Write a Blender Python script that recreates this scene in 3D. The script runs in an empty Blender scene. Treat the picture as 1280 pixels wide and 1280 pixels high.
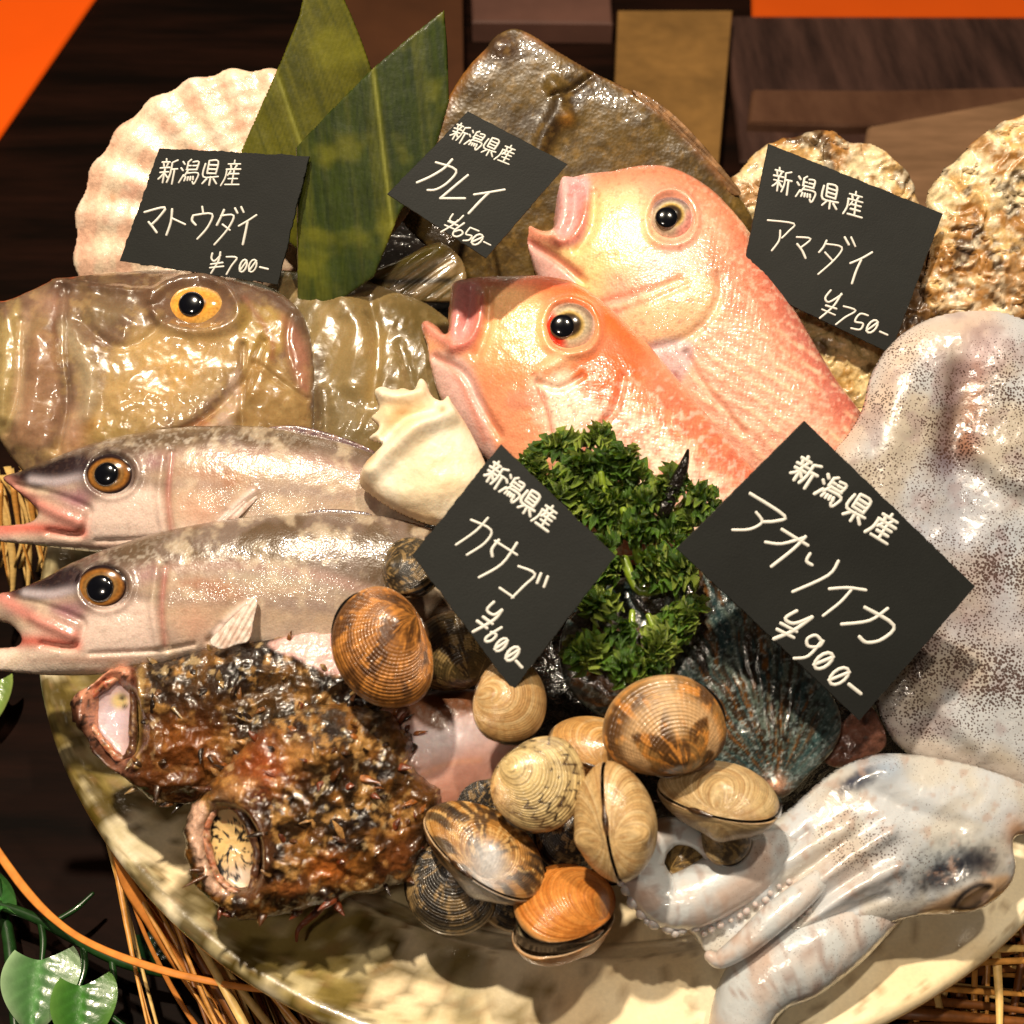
import bpy, math, random
import numpy as np
from mathutils import Vector
S = bpy.context.scene
COL = S.collection
rad = math.radians
# ------------------------------------------------------------------ camera, world, lamps, exposure
PITCH = rad(50); DIST = 0.57; F = 1545.1
FWD = np.array([0, math.cos(PITCH), -math.sin(PITCH)])
UP = np.array([0, math.sin(PITCH), math.cos(PITCH)])
RT = np.array([1.0, 0, 0])
CAM = -FWD * DIST
cd = bpy.data.cameras.new('camera'); cam = bpy.data.objects.new('camera', cd); COL.objects.link(cam)
cam.location = CAM; cam.rotation_euler = (math.pi/2 - PITCH, 0, 0)
cd.sensor_width = 36; cd.lens = 36*F/1280; cd.clip_start = 0.02; cd.clip_end = 30
cd.dof.use_dof = True; cd.dof.focus_distance = 0.48; cd.dof.aperture_fstop = 12.5
S.camera = cam
S.view_settings.view_transform = 'Standard'; S.view_settings.look = 'None'; S.view_settings.exposure = 0.0
w = bpy.data.worlds.new('World'); S.world = w; w.use_nodes = True
w.node_tree.nodes['Background'].inputs[0].default_value = (1.0, 0.78, 0.58, 1)
w.node_tree.nodes['Background'].inputs[1].default_value = 0.04
def lamp(name, loc, power, size, col, target=(0, 0, 0)):
    l = bpy.data.lights.new(name, 'AREA'); l.shape = 'DISK'; l.size = size; l.energy = power; l.color = col
    o = bpy.data.objects.new(name, l); COL.objects.link(o); o.location = loc
    o.rotation_euler = (Vector(target)-Vector(loc)).to_track_quat('-Z', 'Y').to_euler()
    return o
lamp('overhead_lamp', (-0.24, 0.07, 1.38), 24, 0.055, (1, 0.85, 0.65))
lamp('overhead_lamp', (0.26, 0.0, 1.35), 8.5, 0.055, (1, 0.85, 0.66))
lamp('overhead_lamp', (-0.35, -0.75, 1.25), 3.0, 0.10, (1, 0.84, 0.68))  # weak fill added from the front, behind the camera
# ------------------------------------------------------------------ numeric helpers
MOUND = rad(15)
MN = np.array([0, -math.sin(MOUND), math.cos(MOUND)])
def raydir(x, y):
    x = np.asarray(x, float); y = np.asarray(y, float)
    return FWD + np.multiply.outer((x-640)/F, RT) + np.multiply.outer((640-y)/F, UP)
def hit(x, y, p0, n):
    d = raydir(x, y); t = np.dot(p0-CAM, n)/np.dot(d, n)
    return CAM + (d.T*t).T
def onz(x, y, z): return hit(x, y, np.array([0, 0, z]), np.array([0, 0, 1.0]))
def proj(P):
    v = P-CAM; z = v@FWD
    return 640+F*(v@RT)/z, 640-F*(v@UP)/z
M0 = onz(640, 1150, 0.008)
class Plane:
    def __init__(s, x, y, lift, tilt=30, roll=0):
        s.o = hit(x, y, M0+MN*lift, MN); t = rad(tilt); r = rad(roll)
        s.n = np.array([math.sin(r)*math.cos(t), -math.sin(t), math.cos(r)*math.cos(t)]); s.n /= np.linalg.norm(s.n)
        s.u = RT-s.n*np.dot(RT, s.n); s.u /= np.linalg.norm(s.u); s.v = np.cross(s.n, s.u)
    def uv(s, x, y):
        P = hit(x, y, s.o, s.n)-s.o; return P@s.u, P@s.v
    def P(s, u, v, h=0):
        return s.o+np.multiply.outer(u, s.u)+np.multiply.outer(v, s.v)+np.multiply.outer(np.asarray(h, float), s.n)
    def shift(s, d):
        q = Plane.__new__(Plane); q.__dict__ = dict(s.__dict__); q.o = s.o+s.n*d; return q
def hsh(i, j, k):
    n = (i.astype(np.int64)*374761393+j.astype(np.int64)*668265263+k*974634777) & 0xffffffff
    n = ((n ^ (n >> 13))*1274126177) & 0xffffffff
    return ((n ^ (n >> 16)) & 0xffff)/65535.0
def vn(x, y, k=0):
    i = np.floor(x); j = np.floor(y); fx = x-i; fy = y-j
    fx = fx*fx*(3-2*fx); fy = fy*fy*(3-2*fy); i = i.astype(int); j = j.astype(int)
    return (hsh(i, j, k)*(1-fx)+hsh(i+1, j, k)*fx)*(1-fy)+(hsh(i, j+1, k)*(1-fx)+hsh(i+1, j+1, k)*fx)*fy
def fbm(x, y, sc, k=0, o=4):
    s = 0; a = .5; f = 1/sc; t = 0
    for q in range(o):
        s = s+a*vn(x*f+q*17.3, y*f+q*5.1, k+q); t += a; a *= .5; f *= 2.03
        x, y = x*.8-y*.6, x*.6+y*.8
    return s/t
def ridged(x, y, sc, k=0, o=4): 
    s = 0; a = .5; f = 1/sc; t = 0
    for q in range(o):
        s = s+a*(1-np.abs(2*vn(x*f+q*7.3, y*f+q*3.1, k+q)-1)); t += a; a *= .5; f *= 2.1
        x, y = x*.8-y*.6, x*.6+y*.8
    return s/t
def sm(a, b, x):
    t = np.clip((x-a)/(b-a), 0, 1); return t*t*(3-2*t)
def cr(pts, n=8, closed=False):
    p = np.array(pts, float); N = len(p); out = []
    R = range(N if closed else N-1)
    for i in R:
        if closed: a, b, c, d = p[(i-1) % N], p[i], p[(i+1) % N], p[(i+2) % N]
        else: a, b, c, d = p[max(i-1, 0)], p[i], p[i+1], p[min(i+2, N-1)]
        for t in np.linspace(0, 1, n, endpoint=False):
            out.append(.5*((2*b)+(-a+c)*t+(2*a-5*b+4*c-d)*t*t+(-a+3*b-3*c+d)*t**3))
    if not closed: out.append(p[-1])
    return np.array(out)
def segdist(x, y, pts, closed=False):
    p = np.asarray(pts, float); q = np.roll(p, -1, 0) if closed else p[1:]; p = p if closed else p[:-1]
    best = np.full(x.shape, 1e18); bx = np.zeros(x.shape); by = np.zeros(x.shape); par = np.zeros(x.shape)
    for i, (a, b) in enumerate(zip(p, q)):
        dx, dy = b[:2]-a[:2]; L = dx*dx+dy*dy+1e-18
        t = np.clip(((x-a[0])*dx+(y-a[1])*dy)/L, 0, 1); cx = a[0]+t*dx; cy = a[1]+t*dy
        d = (x-cx)**2+(y-cy)**2; m = d < best
        best = np.where(m, d, best); bx = np.where(m, cx, bx); by = np.where(m, cy, by); par = np.where(m, (i+t)/len(p), par)
    return np.sqrt(best), bx, by, par
def inside(x, y, pts):
    p = np.asarray(pts, float); q = np.roll(p, -1, 0); c = np.zeros(x.shape, bool)
    for a, b in zip(p, q):
        if a[1] == b[1]: continue
        m = ((a[1] > y) != (b[1] > y)) & (x < (b[0]-a[0])*(y-a[1])/(b[1]-a[1])+a[0]); c ^= m
    return c
def bump_at(x, y, cx, cy, rx, ry, rot=0, p=2):
    c, s = math.cos(rad(rot)), math.sin(rad(rot)); dx = x-cx; dy = y-cy
    return np.exp(-((np.abs(dx*c+dy*s)/rx)**2+(np.abs(-dx*s+dy*c)/ry)**2)**(p/2))
def line_at(x, y, pts, w):
    return np.exp(-(segdist(x, y, cr(pts, 5))[0]/w)**2)
def lin(c):
    c = np.clip(np.asarray(c, float)/255, 0, 1); return np.where(c <= .04045, c/12.92, ((c+.055)/1.055)**2.4)
class Paint:
    def __init__(s, x, y, base):
        s.x = x; s.y = y; s.c = np.tile(lin(base), (len(x), 1))
    def mix(s, m, col): m = np.clip(m, 0, 1)[:, None]; s.c = s.c*(1-m)+lin(col)*m; return s
    def blob(s, cx, cy, rx, ry, col, a=1, rot=0, p=2, n=0):
        x, y = s.x, s.y
        if n: x = x+n*(fbm(s.x, s.y, n*1.6, 5)-.5)*2; y = y+n*(fbm(s.x, s.y, n*1.6, 9)-.5)*2
        return s.mix(a*bump_at(x, y, cx, cy, rx, ry, rot, p), col)
    def line(s, pts, w, col, a=1): return s.mix(a*line_at(s.x, s.y, pts, w), col)
    def poly(s, pts, col, a=1, f=6, n=0, sc=20):
        pts = cr(pts, 5, True); d = segdist(s.x, s.y, pts, True)[0]; d = np.where(inside(s.x, s.y, pts), d, -d)
        if n: d = d+n*(fbm(s.x, s.y, sc, 3)-.5)*2
        return s.mix(a*sm(-f, f, d), col)
    def noise(s, sc, lo, hi, col, a=1, k=0, o=4, region=None):
        m = a*sm(lo, hi, fbm(s.x, s.y, sc, k, o)); return s.mix(m if region is None else m*region, col)
def poisson(m, h):
    if min(m.shape) < 24: phi = np.zeros(m.shape); it = 150
    else:
        c = poisson(m[::2, ::2], 2*h); u = np.repeat(np.repeat(c, 2, 0), 2, 1)
        phi = np.zeros(m.shape); phi[:] = u[:m.shape[0], :m.shape[1]]; it = 50
    phi = phi*m
    for _ in range(it):
        q = np.pad(phi, 1); phi = (.25*(q[:-2, 1:-1]+q[2:, 1:-1]+q[1:-1, :-2]+q[1:-1, 2:]+h*h))*m
    return phi
# ------------------------------------------------------------------ object helpers
ORG = {}
def thing(name, label, cat, loc, group=None):
    o = bpy.data.objects.new(name, None); COL.objects.link(o); o.location = loc; o.empty_display_size = .01
    o['label'] = label; o['category'] = cat
    if group: o['group'] = group
    ORG[o] = np.array(loc, float); return o
def tag(o, label=None, cat=None, group=None, kind=None):
    for k, v in (('label', label), ('category', cat), ('group', group), ('kind', kind)):
        if v: o[k] = v
    return o
def mk(name, V, Fc, mat, parent=None, col=None, smooth=True, label=None):
    V = np.asarray(V, float)
    if parent is not None: org = ORG[parent]
    else: org = np.array([(V[:, 0].min()+V[:, 0].max())/2, (V[:, 1].min()+V[:, 1].max())/2, V[:, 2].min()])
    me = bpy.data.meshes.new(name); me.from_pydata((V-org).tolist(), [], Fc if isinstance(Fc, list) else Fc.tolist())
    if smooth: me.polygons.foreach_set('use_smooth', np.ones(len(me.polygons), bool))
    if col is not None:
        a = me.color_attributes.new('Col', 'FLOAT_COLOR', 'POINT')
        a.data.foreach_set('color', np.hstack([col, np.ones((len(col), 1))]).astype(np.float32).ravel())
    me.materials.append(mat); me.update()
    o = bpy.data.objects.new(name, me); COL.objects.link(o)
    if parent is not None: o.parent = parent
    else: o.location = org
    if label: o['label'] = label
    ORG[o] = org; return o
def mat(name, rough=.4, coat=0, crough=.05, sss=0, sssr=(1, .4, .25), bumps=(), mott=None, base=None, spec=.5, metal=0, trans=0, sheen=0):
    m = bpy.data.materials.new(name); m.use_nodes = True; nt = m.node_tree; N = nt.nodes; L = nt.links
    b = N['Principled BSDF']
    tc = N.new('ShaderNodeTexCoord')
    if base is None:
        at = N.new('ShaderNodeAttribute'); at.attribute_name = 'Col'; src = at.outputs['Color']
    else:
        rgb = N.new('ShaderNodeRGB'); rgb.outputs[0].default_value = (*lin(base), 1); src = rgb.outputs[0]
    if mott:
        for (sc, amt) in mott:
            n = N.new('ShaderNodeTexNoise'); n.inputs['Scale'].default_value = sc; n.inputs['Detail'].default_value = 5; L.new(tc.outputs['Object'], n.inputs['Vector'])
            mr = N.new('ShaderNodeMapRange'); L.new(n.outputs['Fac'], mr.inputs[0]); mr.inputs[1].default_value = .3; mr.inputs[2].default_value = .7
            mr.inputs[3].default_value = 1-amt; mr.inputs[4].default_value = 1+amt
            mx = N.new('ShaderNodeVectorMath'); mx.operation = 'SCALE'; L.new(src, mx.inputs[0]); L.new(mr.outputs[0], mx.inputs['Scale']); src = mx.outputs[0]
    L.new(src, b.inputs['Base Color'])
    b.inputs['Roughness'].default_value = rough; b.inputs['Coat Weight'].default_value = coat; b.inputs['Coat Roughness'].default_value = crough
    b.inputs['Specular IOR Level'].default_value = spec; b.inputs['Metallic'].default_value = metal; b.inputs['Transmission Weight'].default_value = trans
    if sss:
        b.inputs['Subsurface Weight'].default_value = sss; b.inputs['Subsurface Radius'].default_value = sssr; b.inputs['Subsurface Scale'].default_value = .004
    prev = None
    for (kind, sc, dist) in bumps:
        if kind == 'noise': n = N.new('ShaderNodeTexNoise'); n.inputs['Detail'].default_value = 4; out = n.outputs['Fac']
        else: n = N.new('ShaderNodeTexVoronoi'); out = n.outputs['Distance']
        n.inputs['Scale'].default_value = sc; L.new(tc.outputs['Object'], n.inputs['Vector'])
        bp = N.new('ShaderNodeBump'); bp.inputs['Distance'].default_value = dist; L.new(out, bp.inputs['Height'])
        if prev: L.new(prev, bp.inputs['Normal'])
        prev = bp.outputs['Normal']
    if prev: L.new(prev, b.inputs['Normal']); L.new(prev, b.inputs['Coat Normal'])
    return m
PX = DIST/F
def inflate(name, outline, pl, mt, parent, k=.6, back=.6, step=2.2, disp=None, paint=None, smooth=6, warp=None, hmax=None, label=None, edge=0):
    pts = np.array(outline, float)
    if smooth: pts = cr(pts, smooth, True)
    if edge:   # ragged outline
        t = np.arange(len(pts)); c = pts.mean(0); d = pts-c; L = np.linalg.norm(d, axis=1, keepdims=True)
        pts = pts+d/L*(edge*(fbm(t*4.0, t*0+3.3, 9, 7)-.5)*2)[:, None]
    U, Vv = pl.uv(pts[:, 0], pts[:, 1]); po = np.stack([U, Vv], 1); h = step*PX
    gx = np.arange(U.min()-2*h, U.max()+2*h, h); gy = np.arange(Vv.min()-2*h, Vv.max()+2*h, h)
    X, Y = np.meshgrid(gx, gy, indexing='ij'); shp = X.shape
    d, bx, by, _ = segdist(X.ravel(), Y.ravel(), po, True); ins = inside(X.ravel(), Y.ravel(), po)
    sd = np.where(ins, d, -d).reshape(shp); ins = ins.reshape(shp)
    phi = poisson(ins.astype(float), h)
    keep = sd > -.72*h; border = sd < .28*h
    X = np.where(border, bx.reshape(shp), X); Y = np.where(border, by.reshape(shp), Y)
    Z = np.sqrt(np.maximum(2*phi, 0)); Z = np.where(border, 0, Z)
    if hmax: hm = hmax*PX; Z = hm*(1-np.exp(-Z*k/hm))/k
    zf = Z*k; x0 = X.ravel(); y0 = Y.ravel(); z0 = zf.ravel()
    if warp: w0 = warp(*proj(pl.P(x0, y0)))*PX
    else: w0 = 0
    P = pl.P(x0, y0, z0+w0)
    if disp is not None:
        qx, qy = proj(P); fade = sm(0, 6*PX, sd.ravel())
        P = pl.P(x0, y0, z0+w0+disp(qx, qy)*PX*fade)
    qx, qy = proj(P)
    idx = -np.ones(shp, int); kk = keep; idx[kk] = np.arange(kk.sum()); nf = kk.sum()
    bd = (border & kk); inn = kk & ~border
    c = kk[:-1, :-1] & kk[1:, :-1] & kk[1:, 1:] & kk[:-1, 1:] & (inn[:-1, :-1] | inn[1:, :-1] | inn[1:, 1:] | inn[:-1, 1:])
    I, J = np.nonzero(c); quad = np.stack([idx[I, J], idx[I+1, J], idx[I+1, J+1], idx[I, J+1]], 1)
    bidx = np.full(nf, -1); m = inn[kk]; bidx[m] = nf+np.arange(m.sum()); bidx[~m] = np.arange(nf)[~m]
    kf = kk.ravel(); Pf = P[kf]; Pb = pl.P(x0[kf][m], y0[kf][m], -(z0[kf][m])*back/k*k + (w0[kf][m] if warp else 0))
    if back < 0.02: pass
    Vx = np.vstack([Pf, Pb]); fb = bidx[quad][:, ::-1]
    faces = np.vstack([quad, fb])
    used = np.zeros(len(Vx), bool); used[faces.ravel()] = True; re = np.cumsum(used)-1
    faces = re[faces]
    ax, ay = proj(Vx)
    colr = None
    if paint is not None: colr = np.clip(paint(ax, ay).c, 0.002, .95)[used]
    ob = mk(name, Vx[used], faces.tolist(), mt, parent, colr, label=label)
    ob_data = dict(P=Pf, qx=qx[kf], qy=qy[kf], pl=pl, ob=ob)
    return ob_data
def surf(pc, x, y):
    i = np.argmin((pc['qx']-x)**2+(pc['qy']-y)**2); return pc['P'][i]
def tube(name, pts, pl, mt, parent, paint=None, ns=14, n=8, flat=1.0, label=None, world=False, square=False):
    """pts: (px, py, r_px, lift_px)"""
    p = cr([tuple(q)+(0,)*(4-len(q)) for q in pts], n)
    if world: C = p[:, :3]; R = p[:, 3]; nn = np.array([0, 0, 1.0])
    else:
        u, v = pl.uv(p[:, 0], p[:, 1]); C = pl.P(u, v, p[:, 3]*PX); R = p[:, 2]*PX; nn = pl.n
    T = np.gradient(C, axis=0); T /= np.linalg.norm(T, axis=1, keepdims=True)+1e-12
    Sd = np.cross(T, nn); Sd /= np.linalg.norm(Sd, axis=1, keepdims=True)+1e-12; Nn = np.cross(Sd, T)
    V = []; th = np.linspace(0, 2*np.pi, ns, endpoint=False)
    cap = [(-math.cos(a), math.sin(a)) for a in (0.25, .8, 1.2)]
    rings = [(C[0]+T[0]*R[0]*c*.9, R[0]*s, 0) for c, s in cap]+[(C[i], R[i], i) for i in range(len(C))]+[(C[-1]-T[-1]*R[-1]*c*.9, R[-1]*s, len(C)-1) for c, s in cap[::-1]]
    for c, r, i in rings: V.append(c+r*(np.outer(np.cos(th), Sd[i])+flat*np.outer(np.sin(th), Nn[i])))
    m = len(rings); V = np.vstack(V); Fc = []
    for i in range(m-1):
        for j in range(ns):
            a = i*ns+j; b = i*ns+(j+1) % ns; Fc.append((a, b, b+ns, a+ns))
    Fc.append(tuple(range(ns))[::-1]); Fc.append(tuple(range((m-1)*ns, m*ns)))
    col = None
    if paint is not None: ax, ay = proj(V); col = np.clip(paint(ax, ay).c, .002, .95)
    return mk(name, V, Fc, mt, parent, col, label=label)
def sphere_pts(c, r, nu=12, nv=8, axes=None):
    V = []; Fc = []
    for i in range(nv+1):
        a = math.pi*i/nv
        for j in range(nu):
            b = 2*math.pi*j/nu; V.append((math.sin(a)*math.cos(b), math.sin(a)*math.sin(b), math.cos(a)))
    for i in range(nv):
        for j in range(nu): Fc.append((i*nu+j, (i+1)*nu+j, (i+1)*nu+(j+1) % nu, i*nu+(j+1) % nu))
    V = np.array(V)
    if axes is not None: V = V@np.array(axes)
    return V*r+c, Fc
def dome(name, pc, x, y, rx, ry, hgt, colf, mt, parent, sink=.15, tiltn=None, rot=0, nr=18, na=48, off=0, label=None):
    pl = pc['pl']; P0 = surf(pc, x, y); n = pl.n if tiltn is None else tiltn
    # true view-facing lateral axes in the fish plane
    R = np.linspace(0, 1, nr); A = np.linspace(0, 2*np.pi, na, endpoint=False)
    rr, aa = np.meshgrid(R, A, indexing='ij'); c, s = math.cos(rad(rot)), math.sin(rad(rot))
    ex = rr*np.cos(aa)*rx*PX; ey = rr*np.sin(aa)*ry*PX
    lx = ex*c-ey*s; ly = ex*s+ey*c; hz = hgt*PX*(np.sqrt(np.maximum(1-rr**2*.98, 0))-sink)+off*PX
    V = P0+np.multiply.outer(lx.ravel(), pl.u)+np.multiply.outer(ly.ravel(), pl.v)+np.multiply.outer(hz.ravel(), n)
    Fc = []
    for i in range(nr-1):
        for j in range(na): Fc.append((i*na+j, (i+1)*na+j, (i+1)*na+(j+1) % na, i*na+(j+1) % na))
    # back wall so the eye is a closed body
    k0 = (nr-1)*na; B = len(V); V = np.vstack([V, V[k0:k0+na]-n*hgt*PX*.8])
    for j in range(na): Fc.append((k0+j, B+j, B+(j+1) % na, k0+(j+1) % na))
    Fc.append(tuple(range(B, B+na)))
    rA = np.concatenate([rr.ravel(), np.ones(na)]); aA = np.concatenate([aa.ravel(), A])
    col = colf(rA, aA)
    return mk(name, V, Fc, mt, parent, col, label=label)
def ramp(r, stops):
    xs = [s[0] for s in stops]; cs = np.array([lin(s[1]) for s in stops]); return np.stack([np.interp(r, xs, cs[:, i]) for i in range(3)], 1)
# ------------------------------------------------------------------ materials
M = dict(
    eye=mat('wet_eye', .12, 1, .02, mott=[(900, .25)], spec=.6),
    silver=mat('silver_skin', .27, .8, .06, sss=.08, bumps=[('voronoi', 1300, .00007), ('noise', 500, .00008), ('noise', 70, .0002)], mott=[(1500, .10)]),
    pinkf=mat('pink_skin', .30, .9, .05, sss=.22, bumps=[('voronoi', 1000, .00010), ('noise', 150, .0002)], mott=[(600, .08), (1400, .08)]),
    slime=mat('slimy_skin', .28, 1, .04, sss=.15, bumps=[('noise', 100, .0005), ('noise', 420, .00012)], mott=[(120, .10), (1200, .08)]),
    olive=mat('olive_skin', .36, .8, .08, bumps=[('voronoi', 620, .00010), ('noise', 90, .00018)], mott=[(300, .2), (1100, .15)]),
    rough=mat('warty_skin', .36, .7, .07, sss=.06, sssr=(1, .3, .1), bumps=[('noise', 420, .0005), ('noise', 130, .0011)], mott=[(420, .2), (1300, .2)]),
    flesh=mat('pale_flesh', .35, .7, .08, sss=.3, bumps=[('noise', 130, .0008)], mott=[(300, .1)]),
    shell=mat('shell', .42, .5, .12, bumps=[('noise', 500, .0003)], mott=[(400, .16), (1500, .14)]),
    whelk=mat('chalky_shell', .5, .15, .2, sss=.1, bumps=[('noise', 300, .0004)], mott=[(150, .06), (900, .05)]),
    oyster=mat('oyster_shell', .5, .6, .12, bumps=[('noise', 120, .0009), ('noise', 700, .00015)], mott=[(240, .2), (900, .18)]),
    abalone=mat('abalone_shell', .3, .9, .07, bumps=[('noise', 420, .0004)], mott=[(500, .35), (1500, .3)]),
    leaf=mat('bamboo_leaf', .42, .3, .15, bumps=[('noise', 120, .0004)], mott=[(70, .2), (600, .08)]),
    ivy=mat('plastic_leaf', .3, .5, .1, bumps=[('noise', 200, .0004)], mott=[(200, .12)]),
    board=mat('black_board', .62, 0, base=(26, 28, 26), bumps=[('noise', 1500, .00006), ('noise', 30, .0004)], mott=[(1800, .12), (25, .30)], spec=.4),
    chalk=mat('white_paint_pen', .6, 0, base=(232, 230, 222), mott=[(900, .05)]),
    straw=mat('straw', .5, .1, .3, bumps=[('noise', 700, .0003)], mott=[(300, .25)]),
    bed=mat('dark_wet', .22, 1, .06, base=(22, 17, 13), bumps=[('noise', 150, .004)], mott=[(200, .5)]),
    ink=mat('soft_black', .3, 1, .04, base=(14, 12, 12)),
)
# ------------------------------------------------------------------ the setting: counter, back strips
ZT = -0.075
def wood(name, c1, c2, rough, stretch=(3, 60, 60), coat=.6, rot=0, sc=1.0):
    m = bpy.data.materials.new(name); m.use_nodes = True; nt = m.node_tree; N = nt.nodes; L = nt.links; b = N['Principled BSDF']
    tc = N.new('ShaderNodeTexCoord'); mp = N.new('ShaderNodeMapping'); L.new(tc.outputs['Object'], mp.inputs[0]); mp.inputs['Scale'].default_value = stretch; mp.inputs['Rotation'].default_value = (0, 0, rot)
    n = N.new('ShaderNodeTexNoise'); n.inputs['Scale'].default_value = sc; n.inputs['Detail'].default_value = 8; n.inputs['Roughness'].default_value = .65; L.new(mp.outputs[0], n.inputs['Vector'])
    r = N.new('ShaderNodeValToRGB'); L.new(n.outputs['Fac'], r.inputs[0]); r.color_ramp.elements[0].position = .38; r.color_ramp.elements[1].position = .66
    r.color_ramp.elements[0].color = (*lin(c1), 1); r.color_ramp.elements[1].color = (*lin(c2), 1); L.new(r.outputs[0], b.inputs['Base Color'])
    b.inputs['Roughness'].default_value = rough; b.inputs['Coat Weight'].default_value = coat; b.inputs['Coat Roughness'].default_value = .18
    b.inputs['Specular IOR Level'].default_value = .05 if 'lacquer' in name else .4
    bp = N.new('ShaderNodeBump'); bp.inputs['Distance'].default_value = .0003; L.new(n.outputs['Fac'], bp.inputs['Height']); L.new(bp.outputs[0], b.inputs['Normal'])
    return m
def prism(name, px, z0, z1, mt, parent=None, label=None, bev=.002):
    q = np.array([onz(a, b, z1) for a, b in px]); c = q.mean(0); n = len(q)
    V = []; d = (q-c); d /= np.linalg.norm(d, axis=1, keepdims=True)
    for zz, off in ((z0, 0), (z1-bev, 0), (z1, -bev)):
        r = q+d*off; r[:, 2] = zz; V.append(r)
    V = np.vstack(V); Fc = [tuple(range(2*n, 3*n)), tuple(range(n))[::-1]]
    for k in range(2):
        for i in range(n): Fc.append((k*n+i, k*n+(i+1) % n, (k+1)*n+(i+1) % n, (k+1)*n+i))
    area = sum(q[i][0]*q[(i+1) % n][1]-q[(i+1) % n][0]*q[i][1] for i in range(n))
    if area < 0: Fc = [f[::-1] for f in Fc]
    return mk(name, V, Fc, mt, parent, smooth=False, label=label)
dark = wood('dark_lacquer', (10, 5, 3), (30, 14, 8), .6, (5, 40, 40), .02, rad(70))
o = mk('counter_top', [(-3, -2, ZT), (3, -2, ZT), (3, 4, ZT), (-3, 4, ZT)], [(0, 1, 2, 3)], dark, smooth=False); tag(o, kind='structure')
bw = wood('reflection_streaks', (36, 21, 17), (76, 52, 44), .42, (42, 5, 40), .5, rad(8))
o = prism('reflection_sheet', [(925, 200), (905, 20), (1420, 16), (1500, 250)], ZT+.001, ZT+.004, bw); tag(o, kind='structure')  # thin sheet on the counter, streaky reflections put into its colour
pale = wood('pale_reflection', (112, 84, 60), (142, 108, 80), .45, (10, 40, 30), .4, .2)
def bg(name, px, z1, m, label, cat):
    o = prism(name, px, ZT+.0005, z1, m); tag(o, label, cat); return o
bg('counter_reflection', [(1085, 158), (1290, 120), (1460, 130), (1480, 300), (1060, 300)], ZT+.016, pale, 'blurred pale brown tray behind the oysters at the right edge', 'reflection')  # pale reflection on the counter, made as a solid slab
bg('counter_reflection', [(940, 112), (1100, 112), (1330, 108), (1330, 150), (1060, 156), (935, 152)], ZT+.012, wood('brown_reflection', (72, 46, 32), (96, 66, 48), .4, (20, 8, 8)), 'low reddish brown tray strip behind the oysters', 'reflection')  # brown band of the counter reflections, also made solid
om = mat('orange_laminate', .5, .1, .2, base=(238, 88, 8), mott=[(8, .05)], spec=.2)
bg('orange_board', [(-60, -80), (176, -80), (116, 0), (0, 168), (-80, 284), (-400, 200)], ZT+.0035, om, 'bright orange board lying at the upper left corner', 'board')
om2 = mat('reflected_orange', .5, .1, .2, base=(200, 78, 10), mott=[(8, .06)], spec=.2)
bg('orange_reflection', [(938, -90), (1500, -90), (1500, 22), (940, 20)], ZT+.005, om2, 'orange reflection strip along the back behind the oysters', 'strip')  # reflected orange on the glossy counter, built as a strip
tan = mat('reflected_tan', .5, .2, .2, base=(120, 88, 45), mott=[(22, .22), (90, .08)], spec=.4)
bg('tan_reflection', [(772, 12), (916, 12), (896, 240), (762, 240)], ZT+.02, tan, 'tan slab shaped as a counter reflection behind the brown flatfish', 'box')  # beige reflection in the counter, built as a block
brown = mat('brown_card', .5, .2, .2, base=(70, 40, 20), mott=[(20, .2)], spec=.4)
bg('brown_box', [(432, -40), (578, -40), (582, 230), (470, 260), (400, 120)], ZT+.018, brown, 'brown box behind the bamboo leaves', 'box')
bg('brown_box', [(588, -30), (762, -30), (766, 28), (590, 26)], ZT+.018, mat('mauve_card', .5, .2, .2, base=(92, 62, 52), mott=[(20, .2)]), 'low mauve brown box above the tip of the flatfish', 'box')
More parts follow.
